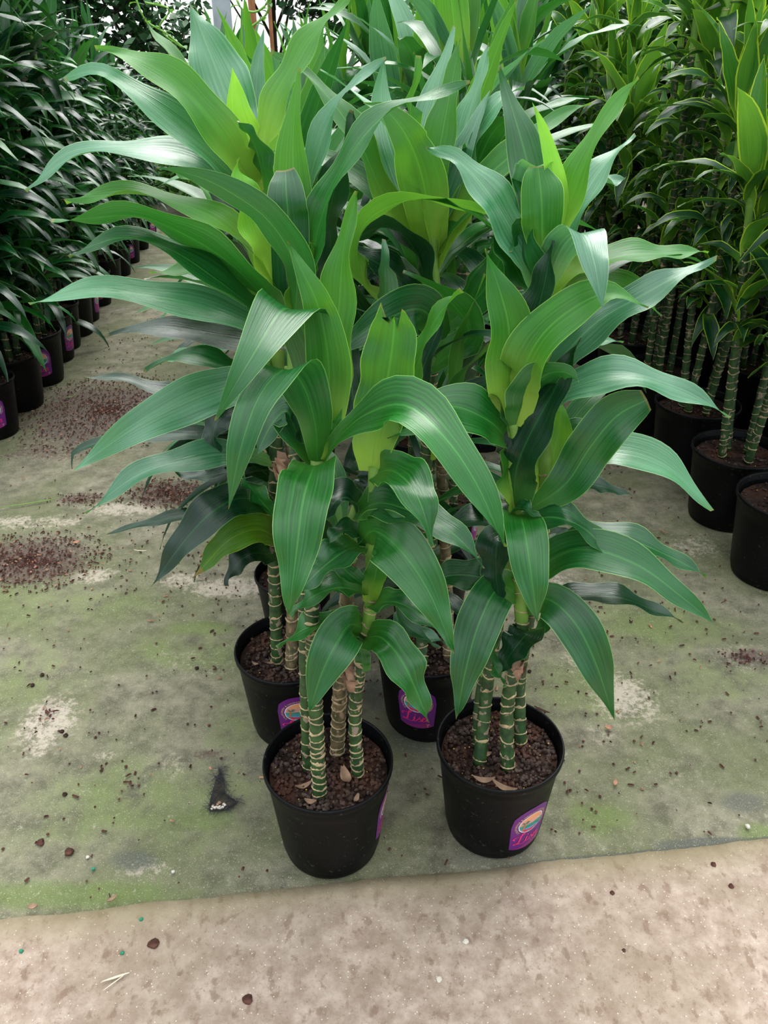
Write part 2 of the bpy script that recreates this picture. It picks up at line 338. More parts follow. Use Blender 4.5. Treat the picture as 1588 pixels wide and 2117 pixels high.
def hero_leaf(plant, pts, w, mat='mature', side=1, base=.32, blunt=False, n=26, real=REALW, twist=0, W=None, pk=.5, notch=False, seed=[0]):
    seed[0] += 1; rr = random.Random(seed[0]*13)
    P = catmull([at(*p) for p in pts], n); cpos = Vector((0, 0, CAMH))
    mid = P[len(P)//2]; Zd = (mid-cpos).dot(Vector((0, math.cos(PITCH), -math.sin(PITCH)))); wr = w*Zd/F
    width = wr if W else max(wr, real*rr.uniform(.9, 1.05)) if w > 36 else max(wr, .05)
    r = math.acos(min(1, wr/width)); Ws = []
    # pick the roll whose upper side looks up most
    T = (P[-1]-P[0]).normalized(); V_ = (mid-cpos).normalized(); Fd = T.cross(V_).normalized()
    best = max((1, -1), key=lambda sg: abs(T.cross(Fd*math.cos(r)+T.cross(Fd)*math.sin(r*sg)).z)*side)
    for i, p in enumerate(P):
        Tt = (P[min(i+1, n)]-P[max(i-1, 0)]).normalized(); Vv = (p-cpos).normalized()
        Fd = Tt.cross(Vv)
        if W:
            Ws.append(Vector((W[0], W[2] if len(W) > 2 else 0, W[1])).normalized()); continue
        Fd = Fd.normalized() if Fd.length > .15 else (Ws[-1] if Ws else Vector((1, 0, 0)))
        a = r*best+math.radians(twist)*(i/n)
        w_ = (Fd*math.cos(a)+Tt.cross(Fd)*math.sin(a)).normalized()
        if Ws:
            if w_.dot(Ws[-1]) < 0: w_ = -w_
            w_ = (w_+Ws[-1]*1.2).normalized()
        Ws.append(w_)
    loc = plant.matrix_world.translation if False else plant.location
    me = leaf_mesh('leaf', [p-Vector(loc) for p in P], Ws, M[mat], width, base, blunt, n, seed=seed[0], wave=.007, pk=pk, notch=notch)
    return obj('leaf', me, plant)
def lib_leaf(e0, e1, width, mat, n=11, cols=4, base=.35, power=1.0, seed=0, name='leaf', length=1.0):
    """leaf of unit length along +X: elevation changes from e0 to e1 degrees"""
    rr = random.Random(seed); p = Vector((0, 0, 0)); P = [p.copy()]; yaw = rr.uniform(-.25, .25)
    for i in range(n):
        s = (i+.5)/n; e = math.radians(e0+(e1-e0)*s**power); y = yaw*s
        p = p+Vector((math.cos(e)*math.cos(y), math.cos(e)*math.sin(y), math.sin(e)))*(length/n); P.append(p.copy())
    tw = rr.uniform(-.5, .5)
    Ws = [Vector((0, math.cos(tw*i/n), math.sin(tw*i/n))) for i in range(n+1)]
    return leaf_mesh(name, P, Ws, M[mat], width, base, False, n, cols, wave=.0035, seed=seed, chan=.25)
def make_lib(mats, width, seed):
    """from the innermost (upright) to the outermost (hanging) shape"""
    sh = [(88, 80), (82, 55), (76, 30), (70, 0), (62, -25), (55, -45), (42, -62), (25, -70), (5, -75)]
    L = []
    for i, (a, b) in enumerate(sh):
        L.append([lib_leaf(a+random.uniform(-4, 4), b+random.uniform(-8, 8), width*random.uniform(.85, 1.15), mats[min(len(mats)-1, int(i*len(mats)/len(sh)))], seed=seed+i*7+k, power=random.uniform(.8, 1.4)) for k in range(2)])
    return L
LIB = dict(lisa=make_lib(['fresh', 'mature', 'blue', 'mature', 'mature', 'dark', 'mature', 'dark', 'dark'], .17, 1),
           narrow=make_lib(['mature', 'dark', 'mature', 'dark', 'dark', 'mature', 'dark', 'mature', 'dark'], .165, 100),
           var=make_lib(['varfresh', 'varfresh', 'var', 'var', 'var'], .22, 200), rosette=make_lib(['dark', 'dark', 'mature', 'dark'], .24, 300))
def head(plant, pos, n, L, lib='lisa', stem=.16, r0=0.0, r1=1.0, az0=None, rnd=random, arc=None, collect=None, shrink=.75):
    """a rosette: n leaves spiralling down `stem` metres of cane from pos (local to plant)"""
    pos = Vector(pos); az0 = rnd.random()*6.28 if az0 is None else az0
    for i in range(n):
        q = i/max(1, n-1); rank = r0+(r1-r0)*q
        az = az0+i*2.3999+rnd.uniform(-.2, .2)
        if arc: az = arc[0]+(arc[1]-arc[0])*rnd.random()
        k = min(8, max(0, int(rank*8.99+rnd.uniform(-.8, .8)))); me = rnd.choice(LIB[lib][k])
        sc = L*(shrink+(1-shrink)*math.sin(PI*min(1, .25+q*.6)))*rnd.uniform(.82, 1.12)
        loc = pos-Vector((0, 0, stem*q))
        mw = Matrix.Translation(loc) @ Matrix.Rotation(az, 4, 'Z') @ Matrix.Rotation(rnd.uniform(-.3, .3), 4, 'X') @ Matrix.Diagonal((sc, sc*rnd.uniform(.85, 1.15), sc, 1))
        if collect is not None: collect.append((me, mw))
        else:
            o = bpy.data.objects.new('leaf', me); C.objects.link(o); o.parent = plant; o.matrix_local = mw
def joined_foliage(plant, coll, name='foliage'):
    V = []; Fs = []; UV = []; MI = []; mats = []; off = 0
    for me, mw in coll:
        nv = len(me.vertices); co = np.empty(nv*3); me.vertices.foreach_get('co', co); co = co.reshape(-1, 3)
        m = np.array(mw); V.append(co@m[:3, :3].T+m[:3, 3])
        if me.materials[0] not in mats: mats.append(me.materials[0])
        mi = mats.index(me.materials[0]); uvv = np.zeros((nv, 2))
        vi = np.zeros(len(me.loops), int); me.loops.foreach_get('vertex_index', vi)
        u = np.zeros(len(me.loops)*2); me.uv_layers[0].data.foreach_get('uv', u); uvv[vi] = u.reshape(-1, 2); UV.append(uvv)
        fv = vi.reshape(-1, 4)+off; Fs.append(fv); MI += [mi]*len(fv); off += nv
    o = obj(name, mesh(name, np.vstack(V), np.vstack(Fs).tolist(), mats, MI, uv=np.vstack(UV)), plant)
    return tag(o, kind='stuff')

# ---------------------------------------------------------------- canes, pots, soil
def cane(plant, P, r=.013, mat='cane', green_top=.12, ring=.028, detail=True, seed=0, name_rings=False):
    """P: local points from soil to head"""
    rr = random.Random(seed); L = sum((b-a).length for a, b in zip(P, P[1:])); n = max(8, int(L/(.02 if detail else .07)))
    Q = catmull(P, n); nn = 10 if detail else 6; s = MB()
    s.tube(Q, [r*(1.12-.22*i/n)*(1+.05*math.sin(i*1.7+seed)) for i in range(n+1)], nn)
    k = int(n*(1-green_top/L)) if L > green_top else n
    s.m = [0 if (fi//nn) < k else 1 for fi in range(n*nn)]+[0, 1]
    o = s.build('cane', [M[mat], M['stalk']], plant)
    rg = MB(); d = .012; hero = green_top >= 0 and name_rings
    while d < L-green_top*.7:
        i = d/L*n; a = int(i); p = Q[a].lerp(Q[min(a+1, n)], i-a); T = (Q[min(a+1, n)]-Q[max(a-1, 0)]).normalized()
        tl = (T+Vector((rr.uniform(-.3, .3), rr.uniform(-.3, .3), 0))).normalized(); a1 = tl.orthogonal().normalized(); a2 = tl.cross(a1)
        rad = r*(1.12-.22*d/L)*1.07; m = nn; th = rr.uniform(.0009, .0019)*(1 if detail else 1.7); v = []
        ph = rr.random()*6
        for j in range(m):
            e = a1*math.cos(2*PI*j/m)+a2*math.sin(2*PI*j/m); h = tl*(.004*max(0, math.cos(2*PI*j/m-ph))**3*rr.choice((0, 1)) if detail else 0)
            v += [p+e*rad*.94-tl*th, p+e*(rad+.0012)-tl*th*.3+h, p+e*rad*.94+tl*th+h*2]
        f = []
        for j in range(m):
            b, c = j*3, ((j+1) % m)*3; f += [(b, c, c+1, b+1), (b+1, c+1, c+2, b+2)]
        if hero:
            obj('leaf_scar', mesh('leaf_scar', v, f, M['scar']), o)
        rg.add(v, f); d += ring*rr.uniform(.5, 1.35)
    if not hero: tag(rg.build('leaf_scars', M['scar'], o), kind='stuff')
    return o
def pot_mesh(R=.1355, r=.105, H=.25, n=64):
    pr = [(0, .002), (r*.93, .0), (r*.985, .003), (r, .012), (r*1.005, .02), (r*1.03, .024)]
    z0 = .024
    for k in range(1, 7): z = z0+(H-.02-z0)*k/6; pr.append((r*1.03+(R*.955-r*1.03)*k/6, z))
    pr += [(R*.985, H-.017), (R*1.0, H-.012), (R*1.003, H-.004), (R*.995, H), (R*.972, H+.0008), (R*.958, H-.003), (R*.945, H-.02)]
    for k in range(4): pr += [(R*.93-.001*k, H-.024-.006*k), (R*.938-.001*k, H-.027-.006*k)]
    pr += [(R*.90, H-.06), (r*1.0, .1)]
    v = []; f = []
    for (a, z) in pr: v += [(a*math.cos(2*PI*k/n), a*math.sin(2*PI*k/n), z) for k in range(n)]
    for i in range(len(pr)-1):
        for k in range(n): f.append((i*n+k, i*n+(k+1) % n, (i+1)*n+(k+1) % n, (i+1)*n+k))
    return mesh('pot', v, f, M['pot'])
POT = pot_mesh(); POTLOW = pot_mesh(n=32); POTBIG = pot_mesh(.162, .125, .285, 40)
def soil_mesh(R, seed, n=40, rings=12):
    v = [(0, 0, .0)]; f = []
    for i in range(1, rings+1):
        for k in range(n):
            a = 2*PI*k/n; rr = R*i/rings; v.append((rr*math.cos(a), rr*math.sin(a), (mnoise.noise(Vector((rr*math.cos(a)*25, rr*math.sin(a)*25, seed)))*.006)))
    for k in range(n): f.append((0, 1+k, 1+(k+1) % n))
    for i in range(rings-1):
        for k in range(n): a = 1+i*n; f.append((a+k, a+n+k, a+n+(k+1) % n, a+(k+1) % n))
    return mesh('soil', v, f, M['soil'])
SOIL = soil_mesh(.1235, 1); SOILBIG = soil_mesh(.146, 2)
def crumbs(parent, R, n, seed, z=0, mats=('lava', 'soil', 'pellet')):
    rr = random.Random(seed); s = MB()
    for i in range(n):
        a = rr.random()*6.28; d = R*math.sqrt(rr.random())*.97; sz = rr.uniform(.0022, .0062)
        x, y = d*math.cos(a), d*math.sin(a); side = mnoise.noise(Vector((x*9, y*9, seed)))
        m = 0 if rr.random() < .5+side*.8 else 1
        if rr.random() < .035: m = 2; sz = .0018
        s.rock((x, y, z+.003+rr.random()*.004), sz, m, .85, i+seed*999)
    o = s.build('soil_crumbs', [M[k] for k in mats], parent, smooth=False); return tag(o, kind='stuff')

# the printed sticker: arched purple patch with a beach scene, wording round it and a script name
def text_tris(s_):
    cu = bpy.data.curves.new('t', 'FONT'); cu.body = s_; cu.size = 1; cu.space_character = 1.06; cu.resolution_u = 3
    o = bpy.data.objects.new('t', cu); C.objects.link(o); bpy.context.view_layer.update()
    me = bpy.data.meshes.new_from_object(o.evaluated_get(bpy.context.evaluated_depsgraph_get()))
    v = [x.co.copy() for x in me.vertices]; f = [tuple(p.vertices) for p in me.polygons]
    bpy.data.objects.remove(o); bpy.data.curves.remove(cu); bpy.data.meshes.remove(me); return v, f
TXT = text_tris('CALIFORNIA & HAWAII FOLIAGE GROWERS')
def label_mesh(R, r, H, z0=.055):
    S = []  # (x, y, layer), faces, material
    v = []; f = []; mi = []; ms = ['lpurple', 'lwhite', 'lorange', 'lyellow', 'lsea', 'lblue', 'lred', 'lpalm', 'ltrunk', 'lgold', 'lpink', 'lmagenta', 'lmauve']
    def poly(pts, lay, m): b = len(v); v.extend((x, y, lay) for x, y in pts); f.append(tuple(range(b, b+len(pts)))); mi.append(ms.index(m))
    def grid(x0, x1, fn0, fn1, lay, m, nx=24, ny=6):
        b = len(v)
        for i in range(nx+1):
            x = x0+(x1-x0)*i/nx
            for j in range(ny+1): y = fn0(x)+(fn1(x)-fn0(x))*j/ny; v.append((x, y, lay))
        for i in range(nx):
            for j in range(ny): a = b+i*(ny+1)+j; f.append((a, a+ny+1, a+ny+2, a+1)); mi.append(ms.index(m))
    top = lambda x: .142-.030*(abs(x)/.05)**2.6-(.02*max(0, abs(x)-.046)/.004)
    bot = lambda x: .002+.010*(abs(x)/.05)**2
    # patch with inward sloping sides
    b = len(v); nxp, nyp = 26, 16
    for i in range(nxp+1):
        xx = -.05+.1*i/nxp
        for j in range(nyp+1):
            y = bot(xx)+(top(xx)-bot(xx))*j/nyp; v.append((xx*(.84+.16*min(1, y/.10)), y, 0))
    for i in range(nxp):
        for j in range(nyp): a = b+i*(nyp+1)+j; f.append((a, a+nyp+1, a+nyp+2, a+1)); mi.append(0)
    grid(-.036, .036, lambda x: .004+.010*(x/.05)**2, lambda x: .016+.006*math.sin(x*60), 1, 'lmagenta', 16, 2)
    cx, cy, rx, ry = 0, .090, .031, .028
    ell = lambda k, y0, y1, m, lay: grid(-rx*k, rx*k, lambda x: max(cy-ry*k*math.sqrt(max(0, 1-(x/rx/k)**2)), min(cy+y0, cy+ry*k*math.sqrt(max(0, 1-(x/rx/k)**2)))),
                                        lambda x: min(cy+ry*k*math.sqrt(max(0, 1-(x/rx/k)**2)), max(cy+y1, cy-ry*k*math.sqrt(max(0, 1-(x/rx/k)**2)))), lay, m, 28, 4)
    ell(1.07, -1, 1, 'lwhite', 1); ell(1, .002, 1, 'lorange', 2); ell(1, -.004, .014, 'lmauve', 3); ell(1, -.013, .0, 'lsea', 4); ell(1, -1, -.006, 'lblue', 4)
    poly([(.012+.011*math.cos(a*PI/12), cy-.001+.010*math.sin(a*PI/12)) for a in range(13)], 4, 'lyellow')
    grid(.006, .029, lambda x: cy-.010, lambda x: cy-.002+.002*math.sin(x*400), 5, 'lsea', 12, 2)
    for k, (a, bb) in enumerate([(-.016, -.018), (-.009, -.020), (-.002, -.0215), (.005, -.021), (.012, -.019), (-.012, -.022), (.002, -.024)]):
        poly([(a+.0042*math.cos(q*PI/4), cy+bb+.0034*math.sin(q*PI/4)) for q in range(8)], 6, 'lred')
    for k in range(5): poly([(.01+k*.003, cy-.012-k*.001), (.013+k*.003, cy-.011-k*.001), (.011+k*.003, cy-.006)], 6, 'lpalm')
    poly([(-.024, cy-.017), (-.020, cy-.018), (-.0165, cy-.004), (-.0165, cy+.006), (-.019, cy+.006), (-.020, cy-.003)], 6, 'ltrunk')
    for (dx, dy) in [(-.009, .004), (-.010, -.003), (-.006, -.008), (.006, -.009), (.011, -.005), (.014, .001), (.009, .006), (0, .007)]:
        p0 = (-.0175, cy+.006); m_ = (p0[0]+dx*.55-dy*.12, p0[1]+dy*.55+.0025); poly([p0, (m_[0], m_[1]-.0012), (p0[0]+dx, p0[1]+dy-.001), (m_[0], m_[1]+.0014)], 7, 'lpalm')
    tv, tf = TXT; x0 = min(p.x for p in tv); x1 = max(p.x for p in tv); b = len(v)
    for p in tv:
        s = (p.x-x0)/(x1-x0); a = math.radians(222-264*s); rr = 1.14+(p.y)*.235
        v.append((rx*rr*math.cos(a)*1.02, cy+ry*rr*math.sin(a)*1.03, 3))
    for q in tf: f.append(tuple(i+b for i in q)); mi.append(ms.index('lgold'))
    # script name, drawn with a slanted pen
    def pen(P, w0=.0009, w1=.0032):
        Q = catmull([(x, y, 0) for x, y in P], 6*len(P)); b = len(v)
        for i, q in enumerate(Q):
            T = (Q[min(i+1, len(Q)-1)]-Q[max(0, i-1)]); T.normalize(); nrm = Vector((-T.y, T.x, 0))
            down = abs(T.y); w = (w0+(w1-w0)*down**2)/2
            for sg in (-1, 1): v.append((q.x+nrm.x*w*sg, q.y+nrm.y*w*sg, 6))
        for i in range(len(Q)-1): f.append((b+2*i, b+2*i+1, b+2*i+3, b+2*i+2)); mi.append(ms.index('lpink'))
    ox, oy = -.036, .024
    pen([(ox+a*.001, oy+c*.001) for a, c in [(2, 19), (-2, 23), (2, 28), (9, 29), (16, 30), (21, 33), (23, 36), (20, 38), (17, 34), (15, 24), (13, 12), (10, 5), (4, 2), (1, 5), (6, 7), (14, 3), (22, 1), (28, 5)]], .0014, .0042)
    pen([(ox+a*.001, oy+c*.001) for a, c in [(28, 5), (31, 12), (32, 20), (30, 12), (31, 5), (34, 4), (38, 9)]])
    poly([(ox+.0335+.0018*math.cos(q*PI/4), oy+.027+.0021*math.sin(q*PI/4)) for q in range(8)], 6, 'lpink')
    pen([(ox+a*.001, oy+c*.001) for a, c in [(38, 9), (42, 15), (45, 20), (44, 15), (48, 9), (46, 4), (41, 4), (42, 6)]])
    pen([(ox+a*.001, oy+c*.001) for a, c in [(48, 5), (53, 12), (60, 20), (55, 20), (51, 13), (52, 6), (56, 5), (61, 13), (63, 20), (61, 10), (63, 5), (68, 7)]])
    # small pale palm mark in the lower corner
    poly([(.027, .008), (.0285, .008), (.030, .018), (.029, .018)], 2, 'lmauve')
    for dx, dy in [(-.005, .001), (-.004, -.003), (.004, -.002), (.005, .002), (0, .004)]: poly([(.0292, .018), (.0292+dx*.5, .0195+dy*.5), (.0292+dx, .018+dy)], 2, 'lmauve')
    W = []
    for (x, y, lay) in v:
        z = z0+y; rad = r*1.03+(R*.955-r*1.03)*(z-.024)/(H-.044)+.0006+lay*.00012
        W.append((rad*math.cos(x/rad), rad*math.sin(x/rad), z))
    return mesh('sticker', W, f, [M[k] for k in ms], mi)
LABEL = label_mesh(.1355, .105, .25); LABELLOW = label_mesh(.1355, .105, .25, .026); LABELBIG = label_mesh(.162, .125, .285, .07)

def potted(name, loc, pot=POT, soilz=.215, big=False, lab=None, crumb=0, seed=0):
    pl = empty(name, loc)
    p = obj('pot', pot, pl)
    s = obj('soil', SOILBIG if big else SOIL, pl, (0, 0, soilz))
    s.rotation_euler.z = seed
    if crumb: crumbs(s, .144 if big else .122, crumb, seed)
    if lab is not None:
        l = obj('sticker', LABELBIG if big else (LABELLOW if lab == 44 else LABEL), p); tag(l, 'purple sticker with round beach scene and pink script')
        f0 = math.atan2(-loc[1], -loc[0]); l.rotation_euler = (0, 0, f0+math.radians(lab))
    return pl

# ---------------------------------------------------------------- hero plants
CAT = 'potted plant'
plA = potted('potted_dracaena', (-.1165, 1.212, .0), crumb=1100, lab=77, seed=1)
tag(plA, 'tall dracaena with broad glossy leaves in the front left pot nearest the walkway', CAT)
plB = potted('potted_dracaena', (.2475, 1.262, .0), crumb=1100, lab=44, seed=2)
tag(plB, 'tall dracaena in the front right pot, purple sticker facing forward above the walkway edge', CAT)
plC = potted('potted_dracaena', (-.232, 1.575, 0), crumb=800, lab=4, seed=3)
tag(plC, 'dracaena behind the front left pot, its sticker half hidden by that pot rim', CAT)
plD = potted('potted_dracaena', (.112, 1.600, 0), crumb=700, lab=-12, seed=4)
tag(plD, 'dracaena behind and between the two front pots, leaf tip crossing its purple sticker', CAT)
def pcane(pl, pts, **k):
    """pts: first is a pixel on the soil, the rest (px, py, Y)"""
    P = [gp(pts[0][0], pts[0][1], .212)]+[at(*p) for p in pts[1:]]
    return cane(pl, [p-Vector(pl.location) for p in P], name_rings=True, **k)
pcane(plA, [(661, 1648), (652, 1450, 1.165), (645, 1260, 1.175), (652, 1080, 1.19), (657, 950, 1.2)], r=.0128, ring=.016, seed=1, green_top=.07)
pcane(plA, [(638, 1592), (632, 1400, 1.215), (628, 1230, 1.22), (612, 960, 1.29), (608, 800, 1.33), (606, 690, 1.35)], r=.0118, ring=.045, seed=2, green_top=.12)
pcane(plA, [(697, 1560), (704, 1400, 1.25), (716, 1250, 1.25), (728, 1100, 1.25), (740, 1050, 1.25)], r=.0135, ring=.022, mat='caneold', seed=3)
pcane(plA, [(740, 1606), (734, 1480, 1.215), (745, 1370, 1.21), (766, 1250, 1.2), (768, 1100, 1.2), (776, 965, 1.2)], r=.0118, ring=.022, seed=4, green_top=.33)
pcane(plB, [(1050, 1592), (1048, 1480, 1.24), (1058, 1400, 1.24), (1078, 1330, 1.25), (1076, 1230, 1.25), (1064, 1060, 1.25), (1062, 860, 1.25)], r=.0128, ring=.030, seed=5, green_top=.42)
pcane(plB, [(991, 1580), (1004, 1450, 1.275), (1016, 1360, 1.285), (1040, 1240, 1.29), (1066, 1130, 1.29)], r=.0125, ring=.036, seed=6, green_top=.08)
pcane(plB, [(1077, 1540), (1074, 1420, 1.32), (1090, 1300, 1.32), (1112, 1180, 1.31), (1126, 1040, 1.3), (1128, 800, 1.32), (1130, 560, 1.33)], r=.0118, ring=.034, seed=7, green_top=.5)
pcane(plB, [(988, 1545), (992, 1440, 1.31), (1006, 1380, 1.32)], r=.011, ring=.036, seed=8, green_top=.01)
pcane(plC, [(574, 1372), (569, 1240, 1.56), (566, 1100, 1.56), (572, 850, 1.55), (572, 640, 1.53), (535, 350, 1.5)], r=.0135, ring=.032, seed=9, green_top=.4)
pcane(plC, [(602, 1385), (604, 1300, 1.55), (606, 1100, 1.56), (604, 940, 1.56), (596, 760, 1.56)], r=.0135, ring=.034, mat='caneold', seed=10)
pcane(plD, [(874, 1385), (872, 1300, 1.58), (880, 1000, 1.6), (895, 700, 1.62), (893, 470, 1.63)], r=.0135, ring=.03, seed=11, green_top=.25)
pcane(plD, [(928, 1362), (925, 1250, 1.62), (915, 1000, 1.63), (900, 820, 1.65)], r=.013, ring=.03, seed=12, mat='caneold')
# broken forked cane stub with dry husks on plant A, and husks on B
for pl, (x, y, Yh), r in ((plA, (728, 1400, 1.212), .012), (plB, (1068, 1375, 1.24), .013), (plA, (588, 975, 1.3), .012)):
    s = MB(); c0 = at(x, y, Yh)-Vector(pl.location)
    for k in range(9):
        a = k*2.4; d = Vector((math.cos(a), math.sin(a), 0)); q = c0+d*r*.9+Vector((0, 0, (k-4)*.006)); t1 = d.cross(Vector((0, 0, 1)))*.011
        s.add([q-t1, q+t1, q+t1*.6+d*.006+Vector((0, 0, .016)), q-t1*.7+d*.012+Vector((0, 0, .02))], [(0, 1, 2, 3)])
    s.tube([c0+Vector((0, 0, -.03)), c0, c0+Vector((-.004, 0, .02))], [r*.9, r*1.15, r*.8], 9)
    tag(s.build('dry_husk', M['husk'], pl), 'papery brown husk round the cane')

H = hero_leaf
# --- plant A, left head
H(plA, [(655, 965, 1.20), (648, 968, 1.14), (628, 1030, 1.06), (616, 1120, 1.02), (606, 1200, 1.0), (597, 1274, .99)], 120, 'mature', base=.7, W=(1, .12))
H(plA, [(663, 958, 1.20), (700, 905, 1.17), (755, 858, 1.12), (835, 838, 1.06), (915, 900, 1.0), (985, 1000, .97), (1042, 1130, .95)], 100, 'mature', base=.2, pk=.6)
H(plA, [(660, 955, 1.20), (676, 860, 1.19), (680, 760, 1.18), (660, 640, 1.17), (625, 560, 1.18), (596, 500, 1.2)], 96, 'fresh', base=.35, real=.068)
H(plA, [(606, 690, 1.33), (612, 560, 1.25), (560, 462, 1.19), (480, 400, 1.17), (400, 362, 1.17), (322, 348, 1.2)], 74, 'mature', base=.5, real=.06)
H(plA, [(668, 945, 1.21), (690, 800, 1.23), (700, 640, 1.25), (712, 500, 1.27), (740, 396, 1.28)], 84, 'fresh', base=.25)
H(plA, [(656, 955, 1.19), (652, 880, 1.16), (628, 800, 1.12), (588, 764, 1.06), (536, 820, 1.01), (500, 920, .98), (472, 1052, .97)], 112, 'mature', base=.35, W=(1, .18))
H(plA, [(655, 930, 1.21), (655, 780, 1.22), (622, 672, 1.19), (586, 640, 1.13), (520, 740, 1.03), (444, 870, .99)], 132, 'mature', base=.3, W=(1, -.35))
H(plA, [(665, 950, 1.19), (690, 890, 1.18), (707, 846, 1.18)], 36, 'fresh', base=.5, W=(1, 0))
H(plA, [(648, 960, 1.21), (612, 890, 1.23), (592, 850, 1.24), (560, 880, 1.23), (528, 945, 1.21)], 85, 'mature', base=.25)
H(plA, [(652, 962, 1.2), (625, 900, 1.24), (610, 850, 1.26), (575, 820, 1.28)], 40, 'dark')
# --- plant A, right cane
H(plA, [(768, 975, 1.2), (778, 900, 1.2), (798, 800, 1.2), (812, 710, 1.2), (816, 642, 1.2)], 108, 'fresh', base=.45, blunt=True, notch=True)
H(plA, [(776, 978, 1.2), (815, 975, 1.14), (862, 1025, 1.06), (898, 1132, 1.02)], 92, 'mature', base=.4)
H(plA, [(735, 1062, 1.22), (790, 1040, 1.16), (880, 1070, 1.08), (945, 1110, 1.04), (1003, 1174, 1.02)], 80, 'mature', base=.3)
H(plA, [(785, 965, 1.21), (825, 850, 1.22), (868, 740, 1.24), (900, 660, 1.25), (955, 600, 1.26)], 46, 'fresh', base=.4)
H(plA, [(790, 965, 1.24), (850, 830, 1.27), (890, 720, 1.3), (925, 640, 1.32)], 60, 'dark', base=.3)
H(plA, [(775, 965, 1.25), (745, 880, 1.3), (725, 780, 1.34), (735, 680, 1.36)], 84, 'dark', base=.4)
H(plA, [(745, 1120, 1.2), (775, 1098, 1.14), (830, 1140, 1.06), (890, 1230, 1.02), (938, 1348, .99)], 118, 'mature', base=.35)
H(plA, [(764, 1248, 1.19), (778, 1180, 1.17), (800, 1110, 1.17)], 48, 'fresh', base=.6, W=(1, 0))
H(plA, [(766, 1250, 1.2), (820, 1245, 1.14), (880, 1280, 1.09), (934, 1335, 1.06)], 52, 'mature')
H(plA, [(745, 1130, 1.21), (712, 1140, 1.16), (660, 1180, 1.12), (605, 1238, 1.1)], 64, 'mature')
H(plA, [(755, 1225, 1.2), (700, 1215, 1.17), (645, 1235, 1.13), (600, 1276, 1.12)], 44, 'mature')
H(plA, [(752, 1300, 1.2), (722, 1292, 1.15), (690, 1340, 1.1), (662, 1400, 1.08), (640, 1470, 1.07)], 96, 'mature', base=.4)
H(plA, [(750, 1320, 1.2), (790, 1320, 1.15), (838, 1380, 1.11), (888, 1494, 1.09)], 82, 'mature', base=.4)
H(plA, [(748, 1320, 1.2), (690, 1290, 1.18), (630, 1300, 1.16), (576, 1342, 1.15)], 42, 'mature')
H(plA, [(760, 1130, 1.22), (730, 1098, 1.2), (690, 1105, 1.17), (678, 1130, 1.16)], 34, 'mature')
H(plA, [(765, 1215, 1.2), (740, 1200, 1.18), (700, 1160, 1.18), (690, 1110, 1.2)], 40, 'mature', W=(1, .3))
H(plA, [(752, 1390, 1.2), (748, 1350, 1.19), (735, 1315, 1.18)], 34, 'mature', base=.8, W=(1, 0))
H(plA, [(745, 1060, 1.23), (720, 1030, 1.22), (690, 1040, 1.2), (668, 1085, 1.19)], 48, 'dark')
H(plA, [(745, 1060, 1.24), (770, 1000, 1.25), (760, 940, 1.27)], 60, 'dark')
H(plA, [(700, 1195, 1.25), (670, 1120, 1.27), (655, 1060, 1.28)], 48, 'dark')
# --- plant A, tall middle cane
Y3 = 1.35
H(plA, [(606, 700, Y3), (600, 600, 1.34), (598, 480, 1.33), (592, 400, 1.33), (590, 352, 1.36)], 80, 'mature', base=.6, blunt=True, W=(1, 0))
H(plA, [(610, 700, Y3), (618, 520, 1.38), (606, 360, 1.4), (608, 240, 1.41), (618, 140, 1.42)], 84, 'fresh', base=.5)
H(plA, [(620, 700, Y3), (640, 560, 1.34), (668, 440, 1.33), (725, 320, 1.33), (800, 235, 1.33), (890, 195, 1.33), (972, 176, 1.35)], 44, 'mature', base=.7)
H(plA, [(612, 690, Y3), (628, 520, 1.39), (640, 380, 1.41), (680, 250, 1.43), (735, 165, 1.45), (800, 125, 1.47)], 48, 'blue', base=.7)
H(plA, [(578, 628, Y3), (560, 545, 1.36), (530, 470, 1.37), (500, 380, 1.38), (490, 330, 1.4)], 80, 'young', base=.25)
H(plA, [(630, 690, Y3), (660, 540, 1.4), (690, 400, 1.43), (722, 280, 1.46), (732, 230, 1.47)], 74, 'dark', base=.5)
H(plA, [(610, 690, 1.33), (640, 560, 1.32), (648, 520, 1.32), (640, 500, 1.31)], 50, 'fresh', base=.5)
H(plA, [(600, 700, Y3), (548, 620, 1.33), (480, 548, 1.3), (390, 490, 1.28), (290, 448, 1.27), (200, 450, 1.27), (105, 460, 1.28)], 52, 'mature', base=.4, side=-1)
H(plA, [(600, 705, Y3), (540, 650, 1.33), (450, 580, 1.3), (350, 515, 1.28), (250, 492, 1.27), (140, 528, 1.26)], 48, 'mature', base=.3)
H(plA, [(600, 640, Y3), (520, 520, 1.36), (420, 440, 1.37), (300, 404, 1.38), (210, 404, 1.4), (132, 412, 1.42)], 40, 'fresh', base=.3)
H(plA, [(600, 715, Y3), (540, 680, 1.32), (420, 636, 1.29), (300, 612, 1.27), (180, 600, 1.26), (60, 628, 1.25)], 66, 'blue', base=.3)
H(plA, [(598, 720, Y3), (520, 710, 1.33), (400, 690, 1.32), (310, 678, 1.32), (222, 694, 1.32)], 54, 'dark', base=.3)
